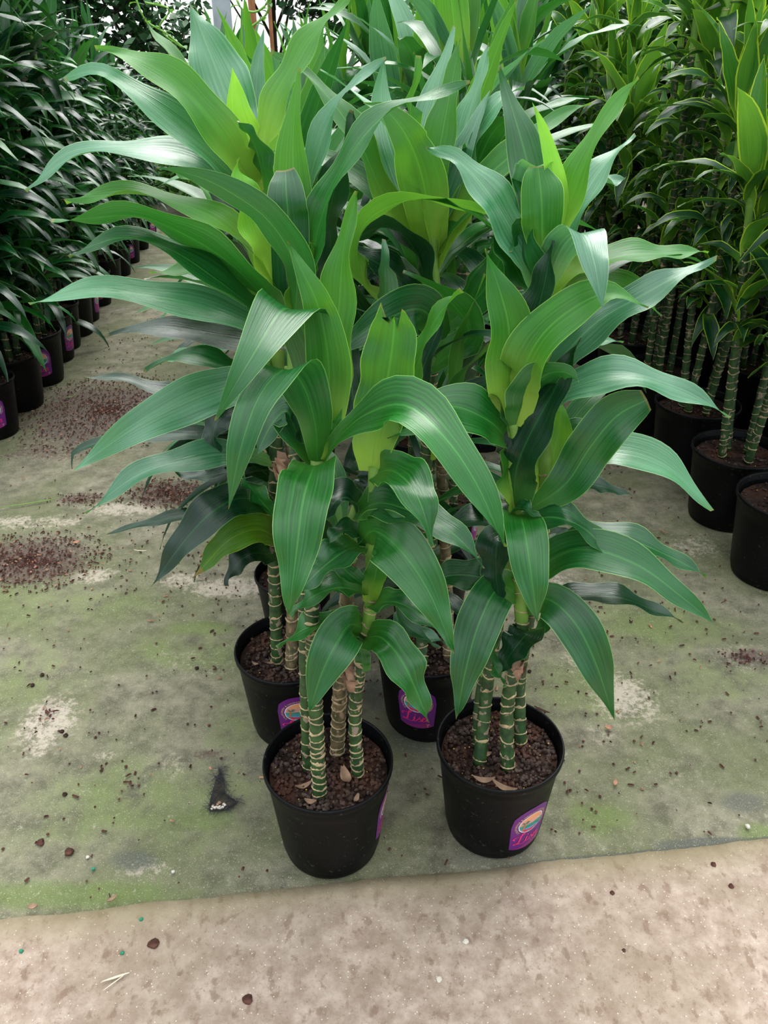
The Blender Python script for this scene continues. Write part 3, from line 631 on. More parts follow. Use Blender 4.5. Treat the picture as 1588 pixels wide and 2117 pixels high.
# --- plant C, crown
H(plC, [(532, 360, 1.5), (518, 300, 1.5), (494, 230, 1.5), (480, 138, 1.5)], 60, 'young', base=.7, W=(1, 0))
H(plC, [(528, 370, 1.5), (500, 280, 1.53), (455, 160, 1.57), (396, 14, 1.62)], 122, 'blue', base=.45, side=-1, pk=.6)
H(plC, [(538, 360, 1.51), (528, 260, 1.54), (532, 150, 1.58), (545, 60, 1.6)], 46, 'blue', base=.5, W=(1, 0))
H(plC, [(540, 370, 1.49), (560, 260, 1.49), (610, 140, 1.5), (660, 60, 1.52), (735, -25, 1.55)], 54, 'fresh', base=.5)
H(plC, [(540, 410, 1.49), (498, 340, 1.46), (430, 240, 1.43), (350, 160, 1.42), (270, 118, 1.42), (198, 102, 1.44)], 78, 'fresh', base=.5)
H(plC, [(525, 360, 1.52), (450, 260, 1.56), (380, 150, 1.6), (300, 40, 1.65)], 42, 'fresh', base=.5)
H(plC, [(548, 430, 1.49), (470, 350, 1.46), (370, 260, 1.42), (280, 190, 1.4), (200, 150, 1.4), (132, 162, 1.4)], 66, 'blue', base=.5)
H(plC, [(550, 400, 1.46), (530, 310, 1.44), (494, 248, 1.44)], 40, 'mature', base=.5)
H(plC, [(560, 480, 1.5), (490, 400, 1.46), (400, 335, 1.43), (270, 312, 1.4), (150, 325, 1.4), (50, 392, 1.4)], 42, 'blue', base=.4)
H(plC, [(560, 520, 1.52), (480, 440, 1.5), (420, 370, 1.5), (335, 300, 1.5)], 45, 'dark', base=.4)
H(plC, [(572, 640, 1.54), (500, 560, 1.5), (430, 500, 1.48), (350, 455, 1.46)], 45, 'dark')
H(plC, [(572, 660, 1.54), (500, 600, 1.5), (420, 560, 1.48), (310, 565, 1.46)], 45, 'fresh')
H(plC, [(572, 620, 1.54), (510, 500, 1.55), (430, 400, 1.56), (365, 350, 1.6)], 52, 'fresh')
H(plC, [(574, 760, 1.55), (500, 790, 1.46), (400, 825, 1.4), (280, 885, 1.34), (150, 974, 1.3)], 96, 'blue', base=.3)
H(plC, [(574, 780, 1.55), (470, 760, 1.5), (380, 735, 1.5), (300, 768, 1.5)], 42, 'mature')
H(plC, [(572, 800, 1.55), (470, 820, 1.5), (330, 805, 1.5), (250, 782, 1.5), (172, 780, 1.5)], 34, 'dark')
H(plC, [(572, 840, 1.55), (480, 850, 1.5), (442, 890, 1.47), (452, 958, 1.46)], 62, 'dark')
H(plC, [(570, 960, 1.55), (490, 940, 1.48), (390, 950, 1.42), (280, 985, 1.38), (178, 1062, 1.36)], 56, 'blue', base=.25)
H(plC, [(570, 1050, 1.55), (500, 1030, 1.48), (440, 1058, 1.42), (380, 1120, 1.4), (314, 1212, 1.38)], 80, 'dark', base=.3)
H(plC, [(570, 1060, 1.55), (470, 1060, 1.5), (360, 1070, 1.48), (218, 1104, 1.46)], 30, 'dark')
H(plC, [(572, 1110, 1.54), (530, 1095, 1.48), (470, 1120, 1.44), (400, 1196, 1.41)], 66, 'yellowtip', base=.5)
H(plC, [(570, 1150, 1.55), (520, 1145, 1.5), (480, 1180, 1.48), (470, 1212, 1.47)], 52, 'dark')
H(plC, [(572, 1000, 1.57), (500, 975, 1.6), (400, 985, 1.62), (350, 970, 1.62)], 40, 'dark')
H(plC, [(572, 900, 1.57), (510, 900, 1.55), (300, 900, 1.55), (160, 930, 1.55), (148, 970, 1.54)], 34, 'dark')
H(plC, [(572, 700, 1.57), (500, 690, 1.6), (430, 730, 1.6), (330, 740, 1.62)], 42, 'blue')
H(plC, [(572, 1080, 1.52), (560, 1060, 1.48), (520, 1010, 1.46), (500, 980, 1.45)], 40, 'mature')
H(plC, [(598, 780, 1.56), (640, 700, 1.58), (650, 560, 1.6), (680, 420, 1.62)], 60, 'dark')
H(plC, [(600, 1100, 1.56), (620, 1050, 1.5), (650, 1090, 1.46), (660, 1150, 1.45)], 50, 'dark')
# --- plant B, crown
H(plB, [(1128, 580, 1.32), (1122, 500, 1.31), (1120, 420, 1.31), (1113, 344, 1.34)], 86, 'fresh', base=.3, W=(1, 0), blunt=True, pk=.6)
H(plB, [(1112, 345, 1.34), (1098, 350, 1.37), (1086, 385, 1.39), (1077, 445, 1.4)], 62, 'blue', base=1, W=(1, -.05))
H(plB, [(1134, 560, 1.33), (1152, 480, 1.33), (1150, 390, 1.34), (1130, 290, 1.35), (1100, 210, 1.36)], 46, 'young', base=.6, W=(1, 0))
H(plB, [(1138, 560, 1.33), (1170, 450, 1.33), (1205, 350, 1.33), (1250, 250, 1.34), (1322, 163, 1.36)], 54, 'fresh', base=.6)
H(plB, [(1140, 570, 1.34), (1180, 460, 1.38), (1235, 360, 1.42), (1312, 275, 1.46)], 62, 'blue', base=.5)
H(plB, [(1120, 570, 1.34), (1108, 420, 1.38), (1078, 290, 1.42), (1032, 140, 1.48)], 84, 'mature', base=.4, W=(1, .1))
H(plB, [(1130, 590, 1.31), (1165, 510, 1.28), (1203, 483, 1.23), (1228, 540, 1.17), (1246, 642, 1.14)], 96, 'blue', base=.5, W=(1, -.15))
H(plB, [(1130, 620, 1.33), (1200, 560, 1.36), (1290, 528, 1.38), (1380, 524, 1.4), (1466, 520, 1.42)], 50, 'fresh', base=.5)
H(plB, [(1130, 650, 1.33), (1200, 590, 1.36), (1280, 585, 1.38), (1330, 620, 1.38), (1370, 652, 1.38)], 60, 'fresh', base=.5)
H(plB, [(1120, 620, 1.32), (1070, 500, 1.34), (1010, 400, 1.36), (950, 335, 1.38), (882, 303, 1.4)], 78, 'blue', base=.4)
H(plB, [(1120, 630, 1.33), (1075, 570, 1.37), (1040, 500, 1.4), (1005, 450, 1.43)], 66, 'mature', base=.4)
H(plB, [(1140, 560, 1.36), (1180, 450, 1.42), (1230, 385, 1.46), (1292, 372, 1.5)], 44, 'blue')
H(plB, [(1110, 600, 1.33), (1090, 540, 1.32), (1075, 480, 1.34), (1050, 520, 1.32)], 50, 'mature')
# --- plant B, second head
H(plB, [(1062, 880, 1.25), (1050, 780, 1.24), (1052, 680, 1.24), (1030, 590, 1.24), (1002, 515, 1.26)], 100, 'fresh', base=.35)
H(plB, [(1066, 880, 1.24), (1078, 780, 1.22), (1115, 700, 1.21), (1180, 640, 1.2), (1260, 606, 1.21), (1342, 634, 1.2)], 96, 'fresh', base=.4)
H(plB, [(1070, 880, 1.24), (1095, 810, 1.22), (1130, 775, 1.2), (1170, 770, 1.18), (1196, 790, 1.17)], 76, 'mature', base=.4)
H(plB, [(1075, 800, 1.27), (1100, 690, 1.27), (1125, 590, 1.27), (1144, 488, 1.28)], 70, 'dark', base=.4)
H(plB, [(1085, 880, 1.27), (1110, 720, 1.3), (1150, 640, 1.32), (1180, 590, 1.34)], 46, 'mature', base=.4)
H(plB, [(1080, 900, 1.28), (1140, 770, 1.3), (1230, 670, 1.32), (1330, 610, 1.34), (1410, 565, 1.36), (1482, 534, 1.38)], 84, 'blue', base=.3)
H(plB, [(1080, 880, 1.28), (1140, 770, 1.34), (1200, 712, 1.37), (1290, 706, 1.4)], 42, 'blue', base=.3)
H(plB, [(1062, 920, 1.25), (1045, 840, 1.26), (1010, 790, 1.27), (978, 758, 1.28)], 42, 'mature')
H(plB, [(1075, 920, 1.26), (1140, 830, 1.25), (1220, 788, 1.24), (1310, 780, 1.23), (1410, 810, 1.22), (1512, 862, 1.21)], 68, 'blue', base=.5)
H(plB, [(1060, 920, 1.26), (1010, 870, 1.23), (930, 840, 1.21), (860, 875, 1.19), (802, 908, 1.18)], 92, 'mature', base=.2)
H(plB, [(1060, 930, 1.27), (1020, 890, 1.27), (980, 870, 1.28), (950, 860, 1.3)], 50, 'dark')
# --- plant B, third head
H(plB, [(1062, 1052, 1.24), (1068, 970, 1.23), (1100, 890, 1.22), (1150, 800, 1.22), (1200, 698, 1.23)], 92, 'dark', base=.6)
H(plB, [(1066, 1050, 1.25), (1055, 950, 1.25), (1080, 880, 1.26)], 66, 'fresh', base=.6)
H(plB, [(1122, 1048, 1.3), (1140, 960, 1.31), (1156, 890, 1.33), (1160, 830, 1.34)], 92, 'young', base=.6)
H(plB, [(1100, 1050, 1.26), (1170, 1000, 1.25), (1220, 925, 1.24), (1275, 860, 1.23), (1338, 826, 1.22)], 94, 'mature', base=.25, blunt=True)
H(plB, [(1128, 1030, 1.31), (1200, 950, 1.3), (1280, 930, 1.28), (1380, 965, 1.27), (1472, 1056, 1.26)], 74, 'blue', base=.5)
H(plB, [(1128, 1000, 1.32), (1180, 915, 1.34), (1240, 885, 1.36), (1300, 910, 1.36)], 62, 'mature', base=.5)
H(plB, [(1128, 1010, 1.33), (1210, 1000, 1.38), (1306, 1023, 1.42)], 36, 'dark')
# --- plant B, lower leaves
H(plB, [(1064, 1066, 1.24), (1078, 1072, 1.19), (1090, 1130, 1.13), (1100, 1200, 1.1), (1112, 1288, 1.09)], 90, 'mature', base=.6, W=(1, 0))
H(plB, [(1050, 1062, 1.25), (1080, 1052, 1.2), (1122, 1074, 1.18)], 18, 'mature')
H(plB, [(1068, 1225, 1.25), (1030, 1215, 1.2), (990, 1290, 1.14), (962, 1390, 1.11), (945, 1482, 1.1)], 94, 'mature', base=.5)
H(plB, [(1060, 1130, 1.25), (1030, 1120, 1.22), (1026, 1190, 1.19), (1033, 1248, 1.18)], 60, 'dark', base=.4)
H(plB, [(1080, 1260, 1.25), (1130, 1238, 1.2), (1190, 1290, 1.15), (1235, 1380, 1.12), (1268, 1484, 1.11)], 92, 'mature', base=.4)
H(plB, [(1100, 1300, 1.26), (1085, 1315, 1.22), (1058, 1350, 1.2), (1036, 1392, 1.19)], 66, 'dark', base=.5)
H(plB, [(1040, 1300, 1.28), (1005, 1325, 1.22), (1020, 1370, 1.2), (1048, 1420, 1.19)], 38, 'mature')
H(plB, [(1080, 1230, 1.25), (1130, 1165, 1.22), (1210, 1135, 1.18), (1320, 1170, 1.15), (1410, 1235, 1.13), (1482, 1294, 1.12)], 84, 'mature', base=.3)
H(plB, [(1110, 1200, 1.28), (1190, 1125, 1.28), (1280, 1112, 1.28), (1380, 1148, 1.28), (1462, 1192, 1.28)], 58, 'mature', base=.3)
H(plB, [(1080, 1265, 1.26), (1160, 1238, 1.24), (1260, 1232, 1.23), (1340, 1256, 1.22), (1414, 1286, 1.21)], 44, 'dark', base=.3)
H(plB, [(1070, 1130, 1.26), (1110, 1075, 1.23), (1170, 1075, 1.21), (1228, 1110, 1.19), (1266, 1178, 1.18)], 50, 'mature', base=.4)
H(plB, [(1068, 1225, 1.27), (1000, 1195, 1.3), (930, 1190, 1.33), (872, 1215, 1.36)], 66, 'mature', base=.3)
H(plB, [(1120, 1110, 1.3), (1160, 1110, 1.3), (1195, 1148, 1.3)], 36, 'dark')
H(plB, [(1066, 1130, 1.28), (1010, 1080, 1.3), (950, 1075, 1.3), (905, 1100, 1.3)], 46, 'dark')
H(plB, [(1066, 1130, 1.3), (1000, 1040, 1.34), (960, 1030, 1.36)], 50, 'dark')
H(plB, [(1110, 1310, 1.28), (1130, 1290, 1.27), (1150, 1255, 1.28)], 30, 'mature')
# --- plant D
H(plD, [(893, 530, 1.63), (880, 400, 1.58), (850, 300, 1.55), (800, 230, 1.55), (752, 214, 1.56)], 104, 'fresh', base=.6, twist=20)
H(plD, [(896, 520, 1.64), (900, 370, 1.66), (925, 220, 1.7), (952, 80, 1.75)], 70, 'fresh', base=.5)
H(plD, [(898, 510, 1.65), (940, 340, 1.72), (985, 190, 1.8), (1012, 90, 1.85)], 54, 'blue', base=.4)
H(plD, [(892, 500, 1.63), (872, 360, 1.62), (848, 250, 1.63), (868, 115, 1.65)], 44, 'fresh', base=.6)
H(plD, [(880, 500, 1.66), (820, 350, 1.72), (790, 230, 1.78), (792, 120, 1.82)], 82, 'blue', base=.4)
H(plD, [(885, 500, 1.68), (870, 330, 1.76), (905, 180, 1.82), (940, 55, 1.88)], 62, 'blue', base=.4)
H(plD, [(900, 540, 1.65), (960, 400, 1.68), (975, 300, 1.72), (1030, 210, 1.76), (1085, 180, 1.8)], 50, 'blue', base=.3)
H(plD, [(900, 560, 1.64), (980, 400, 1.62), (1070, 310, 1.62), (1150, 245, 1.64), (1222, 214, 1.66)], 54, 'fresh', base=.4)
H(plD, [(880, 540, 1.64), (800, 420, 1.62), (740, 290, 1.62), (660, 180, 1.64), (560, 105, 1.68)], 50, 'fresh', base=.4)
H(plD, [(890, 650, 1.6), (760, 600, 1.55), (745, 480, 1.5), (830, 418, 1.47), (940, 420, 1.45), (1042, 454, 1.44)], 40, 'fresh', base=.4)
H(plD, [(895, 760, 1.6), (800, 700, 1.56), (797, 620, 1.53), (796, 550, 1.52), (795, 495, 1.55)], 60, 'blue', base=.4)
H(plD, [(895, 760, 1.6), (970, 690, 1.52), (910, 605, 1.48), (832, 565, 1.48)], 68, 'mature', base=.4)
H(plD, [(920, 700, 1.5), (870, 640, 1.42), (780, 670, 1.34), (690, 735, 1.28)], 106, 'mature', base=.4)
H(plD, [(900, 950, 1.6), (935, 840, 1.52), (950, 720, 1.48), (1000, 565, 1.48)], 28, 'fresh', base=.5)
H(plD, [(900, 950, 1.6), (940, 830, 1.56), (980, 740, 1.54), (1050, 690, 1.54)], 56, 'dark')
H(plD, [(900, 950, 1.58), (925, 840, 1.5), (960, 770, 1.46), (1012, 712, 1.45)], 28, 'fresh')
H(plD, [(900, 860, 1.62), (840, 780, 1.6), (700, 580, 1.58), (690, 480, 1.6)], 66, 'dark')
H(plD, [(895, 640, 1.64), (820, 570, 1.6), (740, 530, 1.58), (700, 580, 1.56)], 52, 'dark')
H(plD, [(895, 700, 1.64), (1000, 600, 1.62), (1040, 500, 1.62), (1000, 440, 1.64)], 70, 'mature')
H(plD, [(880, 1200, 1.6), (840, 1230, 1.5), (830, 1280, 1.44), (910, 1340, 1.44)], 44, 'mature')
H(plD, [(880, 1230, 1.6), (830, 1290, 1.5), (870, 1310, 1.46), (925, 1330, 1.46)], 44, 'blue')
H(plD, [(890, 640, 1.62), (860, 520, 1.6), (790, 470, 1.58), (700, 520, 1.56)], 40, 'dark')
def fill(pl, px, py, Yp, n, L, **k):
    head(pl, at(px, py, Yp)-Vector(pl.location), n, L, rnd=random.Random(int(px*7+py)), **k)
fill(plC, 572, 720, 1.56, 12, .36, r0=.35, stem=.3, arc=(PI*.35, PI*1.2))
fill(plC, 568, 960, 1.57, 9, .30, r0=.4, stem=.2, arc=(PI*.3, PI*1.2))
fill(plC, 604, 800, 1.57, 8, .32, r0=.3, stem=.2, arc=(0, PI))
fill(plD, 893, 500, 1.64, 12, .42, r0=.2, stem=.22, arc=(-.3, PI+.3))
fill(plD, 890, 800, 1.63, 14, .36, r0=.2, stem=.3)
fill(plD, 880, 1080, 1.62, 10, .30, r0=.4, stem=.2)
fill(plB, 1130, 620, 1.36, 7, .34, r0=.3, stem=.15, arc=(.1, PI-.2))
fill(plB, 1110, 1000, 1.36, 6, .3, r0=.4, stem=.2, arc=(.2, PI))
fill(plA, 700, 1080, 1.28, 7, .26, r0=.3, stem=.15, arc=(.1, PI))

# ---------------------------------------------------------------- the rest of the stock
def proto(name, lib, seed, pot, big, H_, ncane, nleaf, L, spread, stuff=False, crumb=0, lab=None, low=.45, detail=False):
    rr = random.Random(seed); pl = potted(name, (0, 0, 0), pot, .25 if big else .215, big, None, crumb, seed)
    coll = [] if stuff else None; z0 = .248 if big else .213
    for k in range(ncane):
        a = 2*PI*k/ncane+rr.random(); b = Vector((math.cos(a)*.055, math.sin(a)*.055, z0)); h = H_*(1 if k == 0 else rr.uniform(.6, .95))
        tp = Vector((math.cos(a)*spread*rr.uniform(.5, 1), math.sin(a)*spread*rr.uniform(.5, 1), h))
        P = [b, b.lerp(tp, .5)+Vector((rr.uniform(-.02, .02), rr.uniform(-.02, .02), 0)), tp]
        cane(pl, P, r=.013, ring=.035 if detail else .05, detail=detail, seed=seed*10+k, green_top=.15)
        top = tp.copy(); first = True; q = 0; z = h
        stem = max(.15, h-low-.0); nn = int(nleaf*stem/1.0)
        # crown
        head(pl, tp, 9, L*1.15, lib, .06, 0, .55, rnd=rr, collect=coll)
        # leaves down the cane
        for i in range(nn):
            s = i/nn; z = h-.05-stem*s; t_ = (z-z0)/(h-z0); p = b.lerp(tp, t_)
            head(pl, p, 1, L*rr.uniform(.8, 1.05), lib, 0, .35+.6*rr.random(), 1, rnd=rr, collect=coll)
    if stuff: joined_foliage(pl, coll)
    return pl
def copy_tree(o, loc, rz, sc=1):
    def rec(a, par):
        c = a.copy(); C.objects.link(c)
        if par: c.parent = par
        for ch in a.children: rec(ch, c)
        return c
    c = rec(o, None); c.location = loc; c.rotation_euler = (0, 0, rz); c.scale = (sc, sc, sc); return c
def sticker(pl, deg, big=False):
    pot = [c for c in pl.children if c.name.startswith('pot')][0]
    l = obj('sticker', LABELBIG if big else LABEL, pot); tag(l, 'purple sticker with round beach scene and pink script')
    f0 = math.atan2(-pl.location.y, -pl.location.x)-pl.rotation_euler.z; l.rotation_euler = (0, 0, f0+math.radians(deg))
ORD = ['nearest', 'second', 'third', 'fourth', 'fifth', 'sixth', 'seventh', 'eighth', 'ninth', 'tenth', 'eleventh', 'twelfth', 'thirteenth', 'fourteenth']
used = set()
def place(pr, loc, rz, sc=1):
    if id(pr) not in used:
        used.add(id(pr)); pr.location = loc; pr.rotation_euler = (0, 0, rz); pr.scale = (sc,)*3; return pr
    return copy_tree(pr, loc, rz, sc)
# left row along the aisle (narrow arching leaves)
LP = [proto('potted_dracaena', 'narrow', 50+i, POTLOW, False, 1.78-.08*i, 3, 54, .42, .10, detail=(i == 0), crumb=160) for i in range(3)]
LS = [proto('potted_dracaena', 'narrow', 60+i, POTLOW, False, 1.85-.1*i, 3, 44, .42, .12, stuff=True) for i in range(2)]
left = [(-1.745, 3.35), (-1.745, 3.66), (-1.755, 3.98), (-1.80, 4.30), (-1.825, 4.74), (-1.86, 5.0), (-1.88, 5.34), (-1.91, 5.70), (-1.94, 6.08), (-1.97, 6.46), (-2.0, 6.9), (-2.05, 7.4)]
rr = random.Random(5)
for i, (x, y) in enumerate(left):
    p = place(LP[i % 3], (x, y, 0), rr.random()*6.28, rr.uniform(.97, 1.04)*(1-.11*max(0, y-4.1)))
    txt = {0: 'nearest dracaena of the left row along the aisle, cut by the photo edge'}.get(i, '%s dracaena from the front in the left row along the aisle' % ORD[i])
    tag(p, txt, CAT, 'narrow-leaved dracaenas in the left row')
    if i in (0, 2, 3, 6, 9): sticker(p, {0: 8, 2: 6, 3: 58, 6: 5, 9: 10}[i])
for r_ in range(4):
    for i in range(10):
        x = -2.12-.4*r_+rr.uniform(-.05, .05)-.03*i; y = 3.0+i*.5+rr.uniform(-.08, .08)
        p = place(LS[(i+r_) % 2], (x, y, 0), rr.random()*6.28, (rr.uniform(.98, 1.06)+.03*r_)*(1-.11*max(0, y-4.1)))
        tag(p, 'dark dracaena in the dense block behind the left aisle row', CAT, 'dracaenas in the block behind the left row')
# big upright rosette in the left row
c0 = at(116, 250, 4.5); c0.x = -1.83
plL = empty('potted_dracaena', (c0.x, c0.y, 0)); obj('pot', POTLOW, plL); obj('soil', SOIL, plL, (0, 0, .215))
cane(plL, [Vector((.02, 0, .21)), Vector((0, 0, .8)), Vector((0, 0, c0.z))], r=.013, detail=False, seed=71)
head(plL, (0, 0, c0.z+.1), 11, .62, 'rosette', .12, 0.03, .5, rnd=random.Random(8)); head(plL, (0, 0, c0.z-.2), 20, .42, 'narrow', .9, .4, 1, rnd=random.Random(9))
tag(plL, 'dracaena with a broad upright dark rosette rising above the left row', CAT)
# right row: yellow-edged leaves, bigger pots
RP = [proto('potted_dracaena', 'var', 80+i, POTBIG, True, 1.72-.1*i, 4, 30, .31, .16, detail=True, crumb=180, low=.66) for i in range(3)]
RS = [proto('potted_dracaena', 'var', 90+i, POTBIG, True, 1.8-.1*i, 4, 28, .31, .16, stuff=True, low=.6) for i in range(2)]
right = [(1.285, 2.255), (1.255, 2.62), (1.24, 3.02), (1.20, 3.42), (1.195, 3.84), (1.16, 4.25), (1.13, 4.66), (1.10, 5.08)]
for i, (x, y) in enumerate(right):
    p = place(RP[i % 3], (x, y, 0), rr.random()*6.28, rr.uniform(.97, 1.04))
    txt = {0: 'yellow-edged dracaena in the big black pot nearest the right photo edge'}.get(i, '%s yellow-edged dracaena from the front in the right row' % ORD[i])
    tag(p, txt, CAT, 'yellow-edged dracaenas in the right row')
for r_ in range(3):
    for i in range(8):
        x = 1.68+.42*r_+rr.uniform(-.06, .06); y = 2.7+i*.42+rr.uniform(-.08, .08)
        p = place(RS[(i+r_) % 2], (x, y, 0), rr.random()*6.28, rr.uniform(.95, 1.05)+.04*r_)
        tag(p, 'yellow-edged dracaena in the block behind the right row', CAT, 'yellow-edged dracaenas behind the right row')
# far right block, green leaves, dark
i_ = 0
for r_ in range(4):
    for i in range(7):
        x = .55+.48*i+rr.uniform(-.08, .08)+.1*r_; y = 5.3+.55*r_+rr.uniform(-.08, .08)
        if r_ == 0 and i == 0: continue
        p = place(LS[(i+r_) % 2], (x, y, 0), rr.random()*6.28, rr.uniform(.95, 1.05))
        tag(p, 'green dracaena in the far block between the right row and the back trees', CAT, 'green dracaenas in the far block')
# centre group behind the four front pots
CP = [proto('potted_dracaena', 'lisa', 30+i, POTLOW, False, 1.42-.07*i, 3, 24, .42, .08, detail=True, crumb=120, low=.6) for i in range(3)]
CS = proto('potted_dracaena', 'lisa', 41, POTLOW, False, 1.5, 3, 26, .42, .1, stuff=True, low=.5)
cen = [(-.26, 1.955, 'fifth pot back: dracaena standing behind the left middle pot'), (.13, 1.965, 'dracaena standing directly behind the middle right pot'), (-.24, 2.36, 'dracaena in the third rank behind the left front pots'), (.20, 2.38, 'dracaena in the third rank behind the right front pots'),
       (-.3, 2.8, 'dracaena in the fourth rank, left of the centre group'), (.14, 2.8, 'dracaena in the fourth rank, right of the centre group'), (-.42, 3.3, 'dracaena in the fifth rank, left of the centre group'), (.02, 3.3, 'dracaena in the fifth rank, middle of the centre group'), (.42, 3.25, 'dracaena in the fifth rank, right of the centre group')]
for i, (x, y, txt) in enumerate(cen):
    p = place(CP[i % 3], (x, y, 0), rr.random()*6.28, [.84, .88, .92, .98, .9, 1.03, .86, 1.05, 1.05][i])
    tag(p, txt.replace('fifth pot back: ', ''), CAT, 'broad-leaved dracaenas of the centre group')
    if i == 0: sticker(p, 20)
for x, y in ((-.55, 3.8), (-.1, 3.8), (.35, 3.8), (-.7, 4.35), (-.25, 4.35), (.2, 4.35), (.62, 4.3), (-.85, 5.0), (-.35, 5.0), (.15, 5.0)):
    p = place(CS, (x, y, 0), rr.random()*6.28, rr.uniform(.94, 1)*(.84 if x < -.1 else 1)); tag(p, 'dracaena at the far end of the centre group', CAT, 'dracaenas at the far end of the centre group')

# ---------------------------------------------------------------- back of the greenhouse
wall = obj('wall_far', mesh('wall_far', [(-14, 12.5, .5), (14, 12.5, .5), (14, 12.5, 6), (-14, 12.5, 6)], [(0, 1, 2, 3)], M['film']))
tag(wall, 'bright white film end wall of the greenhouse', kind='structure')
s = MB()
for z in (.5, 1.05): s.add([(-14, 12.42, z-.03), (14, 12.42, z-.03), (14, 12.42, z+.03), (-14, 12.42, z+.03), (-14, 12.48, z-.03), (14, 12.48, z-.03), (14, 12.48, z+.03), (-14, 12.48, z+.03)], [(0, 1, 2, 3), (3, 2, 6, 7), (0, 4, 5, 1)])
tag(s.build('trim_1', M['bark'], smooth=False), 'dark rail across the film end wall', kind='structure')
s = MB(); s.add([(-14, 12.4, 0), (14, 12.4, 0), (14, 12.4, .5), (-14, 12.4, .5), (-14, 12.55, 0), (14, 12.55, 0), (14, 12.55, .5), (-14, 12.55, .5)], [(0, 1, 2, 3), (3, 2, 6, 7), (4, 5, 6, 7)])
tag(s.build('wall_base', M['paleStone'], smooth=False), 'low pale kerb under the film wall', kind='structure')
# post, stakes
p0 = at(462, 60, 5.4)
s = MB(); s.tube([(p0.x, p0.y, 0), (p0.x, p0.y, 1.6), (p0.x, p0.y, 3.2)], .052, 20)
po = empty('support_post', (0, 0, 0)); s.build('pipe', M['metal'], po)
s = MB(); s.tube([(p0.x, p0.y, 1.50), (p0.x, p0.y, 1.53)], .056, 20); s.tube([(p0.x+.03, p0.y-.05, 1.515), (p0.x+.03, p0.y-.068, 1.515)], .008, 8); s.build('clamp', M['metal'], po)
tag(po, 'pale grey round metal post rising behind the tallest leaves', 'post')
for k, (x, w, lb) in enumerate(((521, .022, 'brown wooden stake right of the metal post'), (557, .012, 'thin brown cane stake between the post and the centre plants'))):
    q = at(x, 30, 6.0); s = MB(); s.tube([(q.x, q.y, 0), (q.x+.01, q.y, 1.2), (q.x-.01, q.y, 2.6)], w, 8 if k else 4)
    tag(s.build('wooden_stake', M['wood']), lb, 'stake')
# vines
for k, (pts, Yv, lb) in enumerate((([(275, -20), (300, 40), (345, 70), (380, 100), (330, 60), (350, 20), (300, 5)], 5.2, 'curling green vine tendril left of the metal post'), ([(490, 0), (500, 18), (525, 25), (545, 15), (560, -5), (550, 30), (520, 55)], 4.9, 'curling green vine tendril between post and stake'))):
    v_ = empty('vine', (0, 0, 0)); Pv = catmull([at(x, y, Yv) for x, y in pts], 40); s = MB(); s.tube(Pv, .0055, 6); s.build('stem', M['vine'], v_)
    for j in range(3, 40, 5):
        me = lib_leaf(20, -50, .55, 'fresh', 5, 2, .2, seed=j) ; o = obj('leaf', me, v_, Pv[j]); o.scale = (.06, .06, .06); o.rotation_euler.z = j
    tag(v_, lb, 'vine')
# trees and shrubs behind
def leafcloud(c, R, n, size, seed, squash=.8, hang=False):
    r = np.random.default_rng(seed); d = r.normal(size=(n, 3)); d /= np.linalg.norm(d, axis=1)[:, None]
    rad = r.random(n)**.4; P = d*rad[:, None]*np.array(R)+np.array(c)
    P += .25*np.array(R)*np.stack([vnoise(P[:, 0]*3, P[:, 2]*3, 1, seed+1)-.5, vnoise(P[:, 1]*3, P[:, 2]*3, 1, seed+2)-.5, vnoise(P[:, 0]*3, P[:, 1]*3, 1, seed+3)-.5], 1)
    a = r.normal(size=(n, 3)); a[:, 2] = -np.abs(a[:, 2])*(1.5 if hang else .6); a /= np.linalg.norm(a, axis=1)[:, None]
    b = np.cross(a, r.normal(size=(n, 3))); b /= np.linalg.norm(b, axis=1)[:, None]; s_ = size*(r.random(n)*.7+.6); s_ = s_[:, None]
    v = np.stack([P, P+a*s_*.45+b*s_*.26, P+a*s_, P+a*s_*.45-b*s_*.26], 1).reshape(-1, 3)
    return v, [(4*i, 4*i+1, 4*i+2, 4*i+3) for i in range(n)]
def tree(px, Yt, zc, R, n, size, mat, lb, seed, name='tree', cat='tree', hang=False, trunk=True):
    x = at(px, 60, Yt).x; tr_ = empty(name, (x, Yt, 0)); r = random.Random(seed); s = MB()
    s.tube([(0, 0, 0), (r.uniform(-.05, .05), 0, zc*.5), (0, 0, zc)], [.05, .035, .02], 8)
    for k in range(10):
        a = r.random()*6.28; z = zc*r.uniform(.25, .9); e = Vector((math.cos(a)*R[0]*.8, math.sin(a)*R[1]*.8, zc+r.uniform(-.8, .7)*R[2]))
        s.tube([(0, 0, z), Vector((0, 0, z)).lerp(e, .5)+Vector((0, 0, .1)), e], [.02, .012, .006], 5)
    s.build('trunk', M['bark'], tr_)
    v, f = leafcloud((0, 0, zc), R, n, size, seed, hang=hang); o = obj('foliage', mesh('foliage', v, f, M[mat], smooth=False), tr_); tag(o, kind='stuff')
    tag(tr_, lb, cat); return tr_
tree(360, 8.6, 1.15, (.42, .35, .75), 900, .10, 'tree', 'sparse dark shrub against the white wall, left of the metal post', 1, 'shrub', 'shrub')
tree(300, 10.3, 2.75, (1.2, .6, .9), 4200, .13, 'tree', 'dark tree crown hanging in at the top, left of the post', 2, hang=True)
tree(570, 11.4, 2.75, (1.1, .6, .85), 3800, .13, 'tree', 'dark tree crown above the white gap right of the post', 3, hang=True)
tree(830, 10.8, 2.3, (1.5, .8, 1.0), 6000, .14, 'tree', 'bushy tree behind the centre group at the top', 4)
tree(1080, 10.6, 2.2, (1.5, .8, 1.1), 6000, .14, 'treelight', 'lighter green tree behind the far right block', 5)
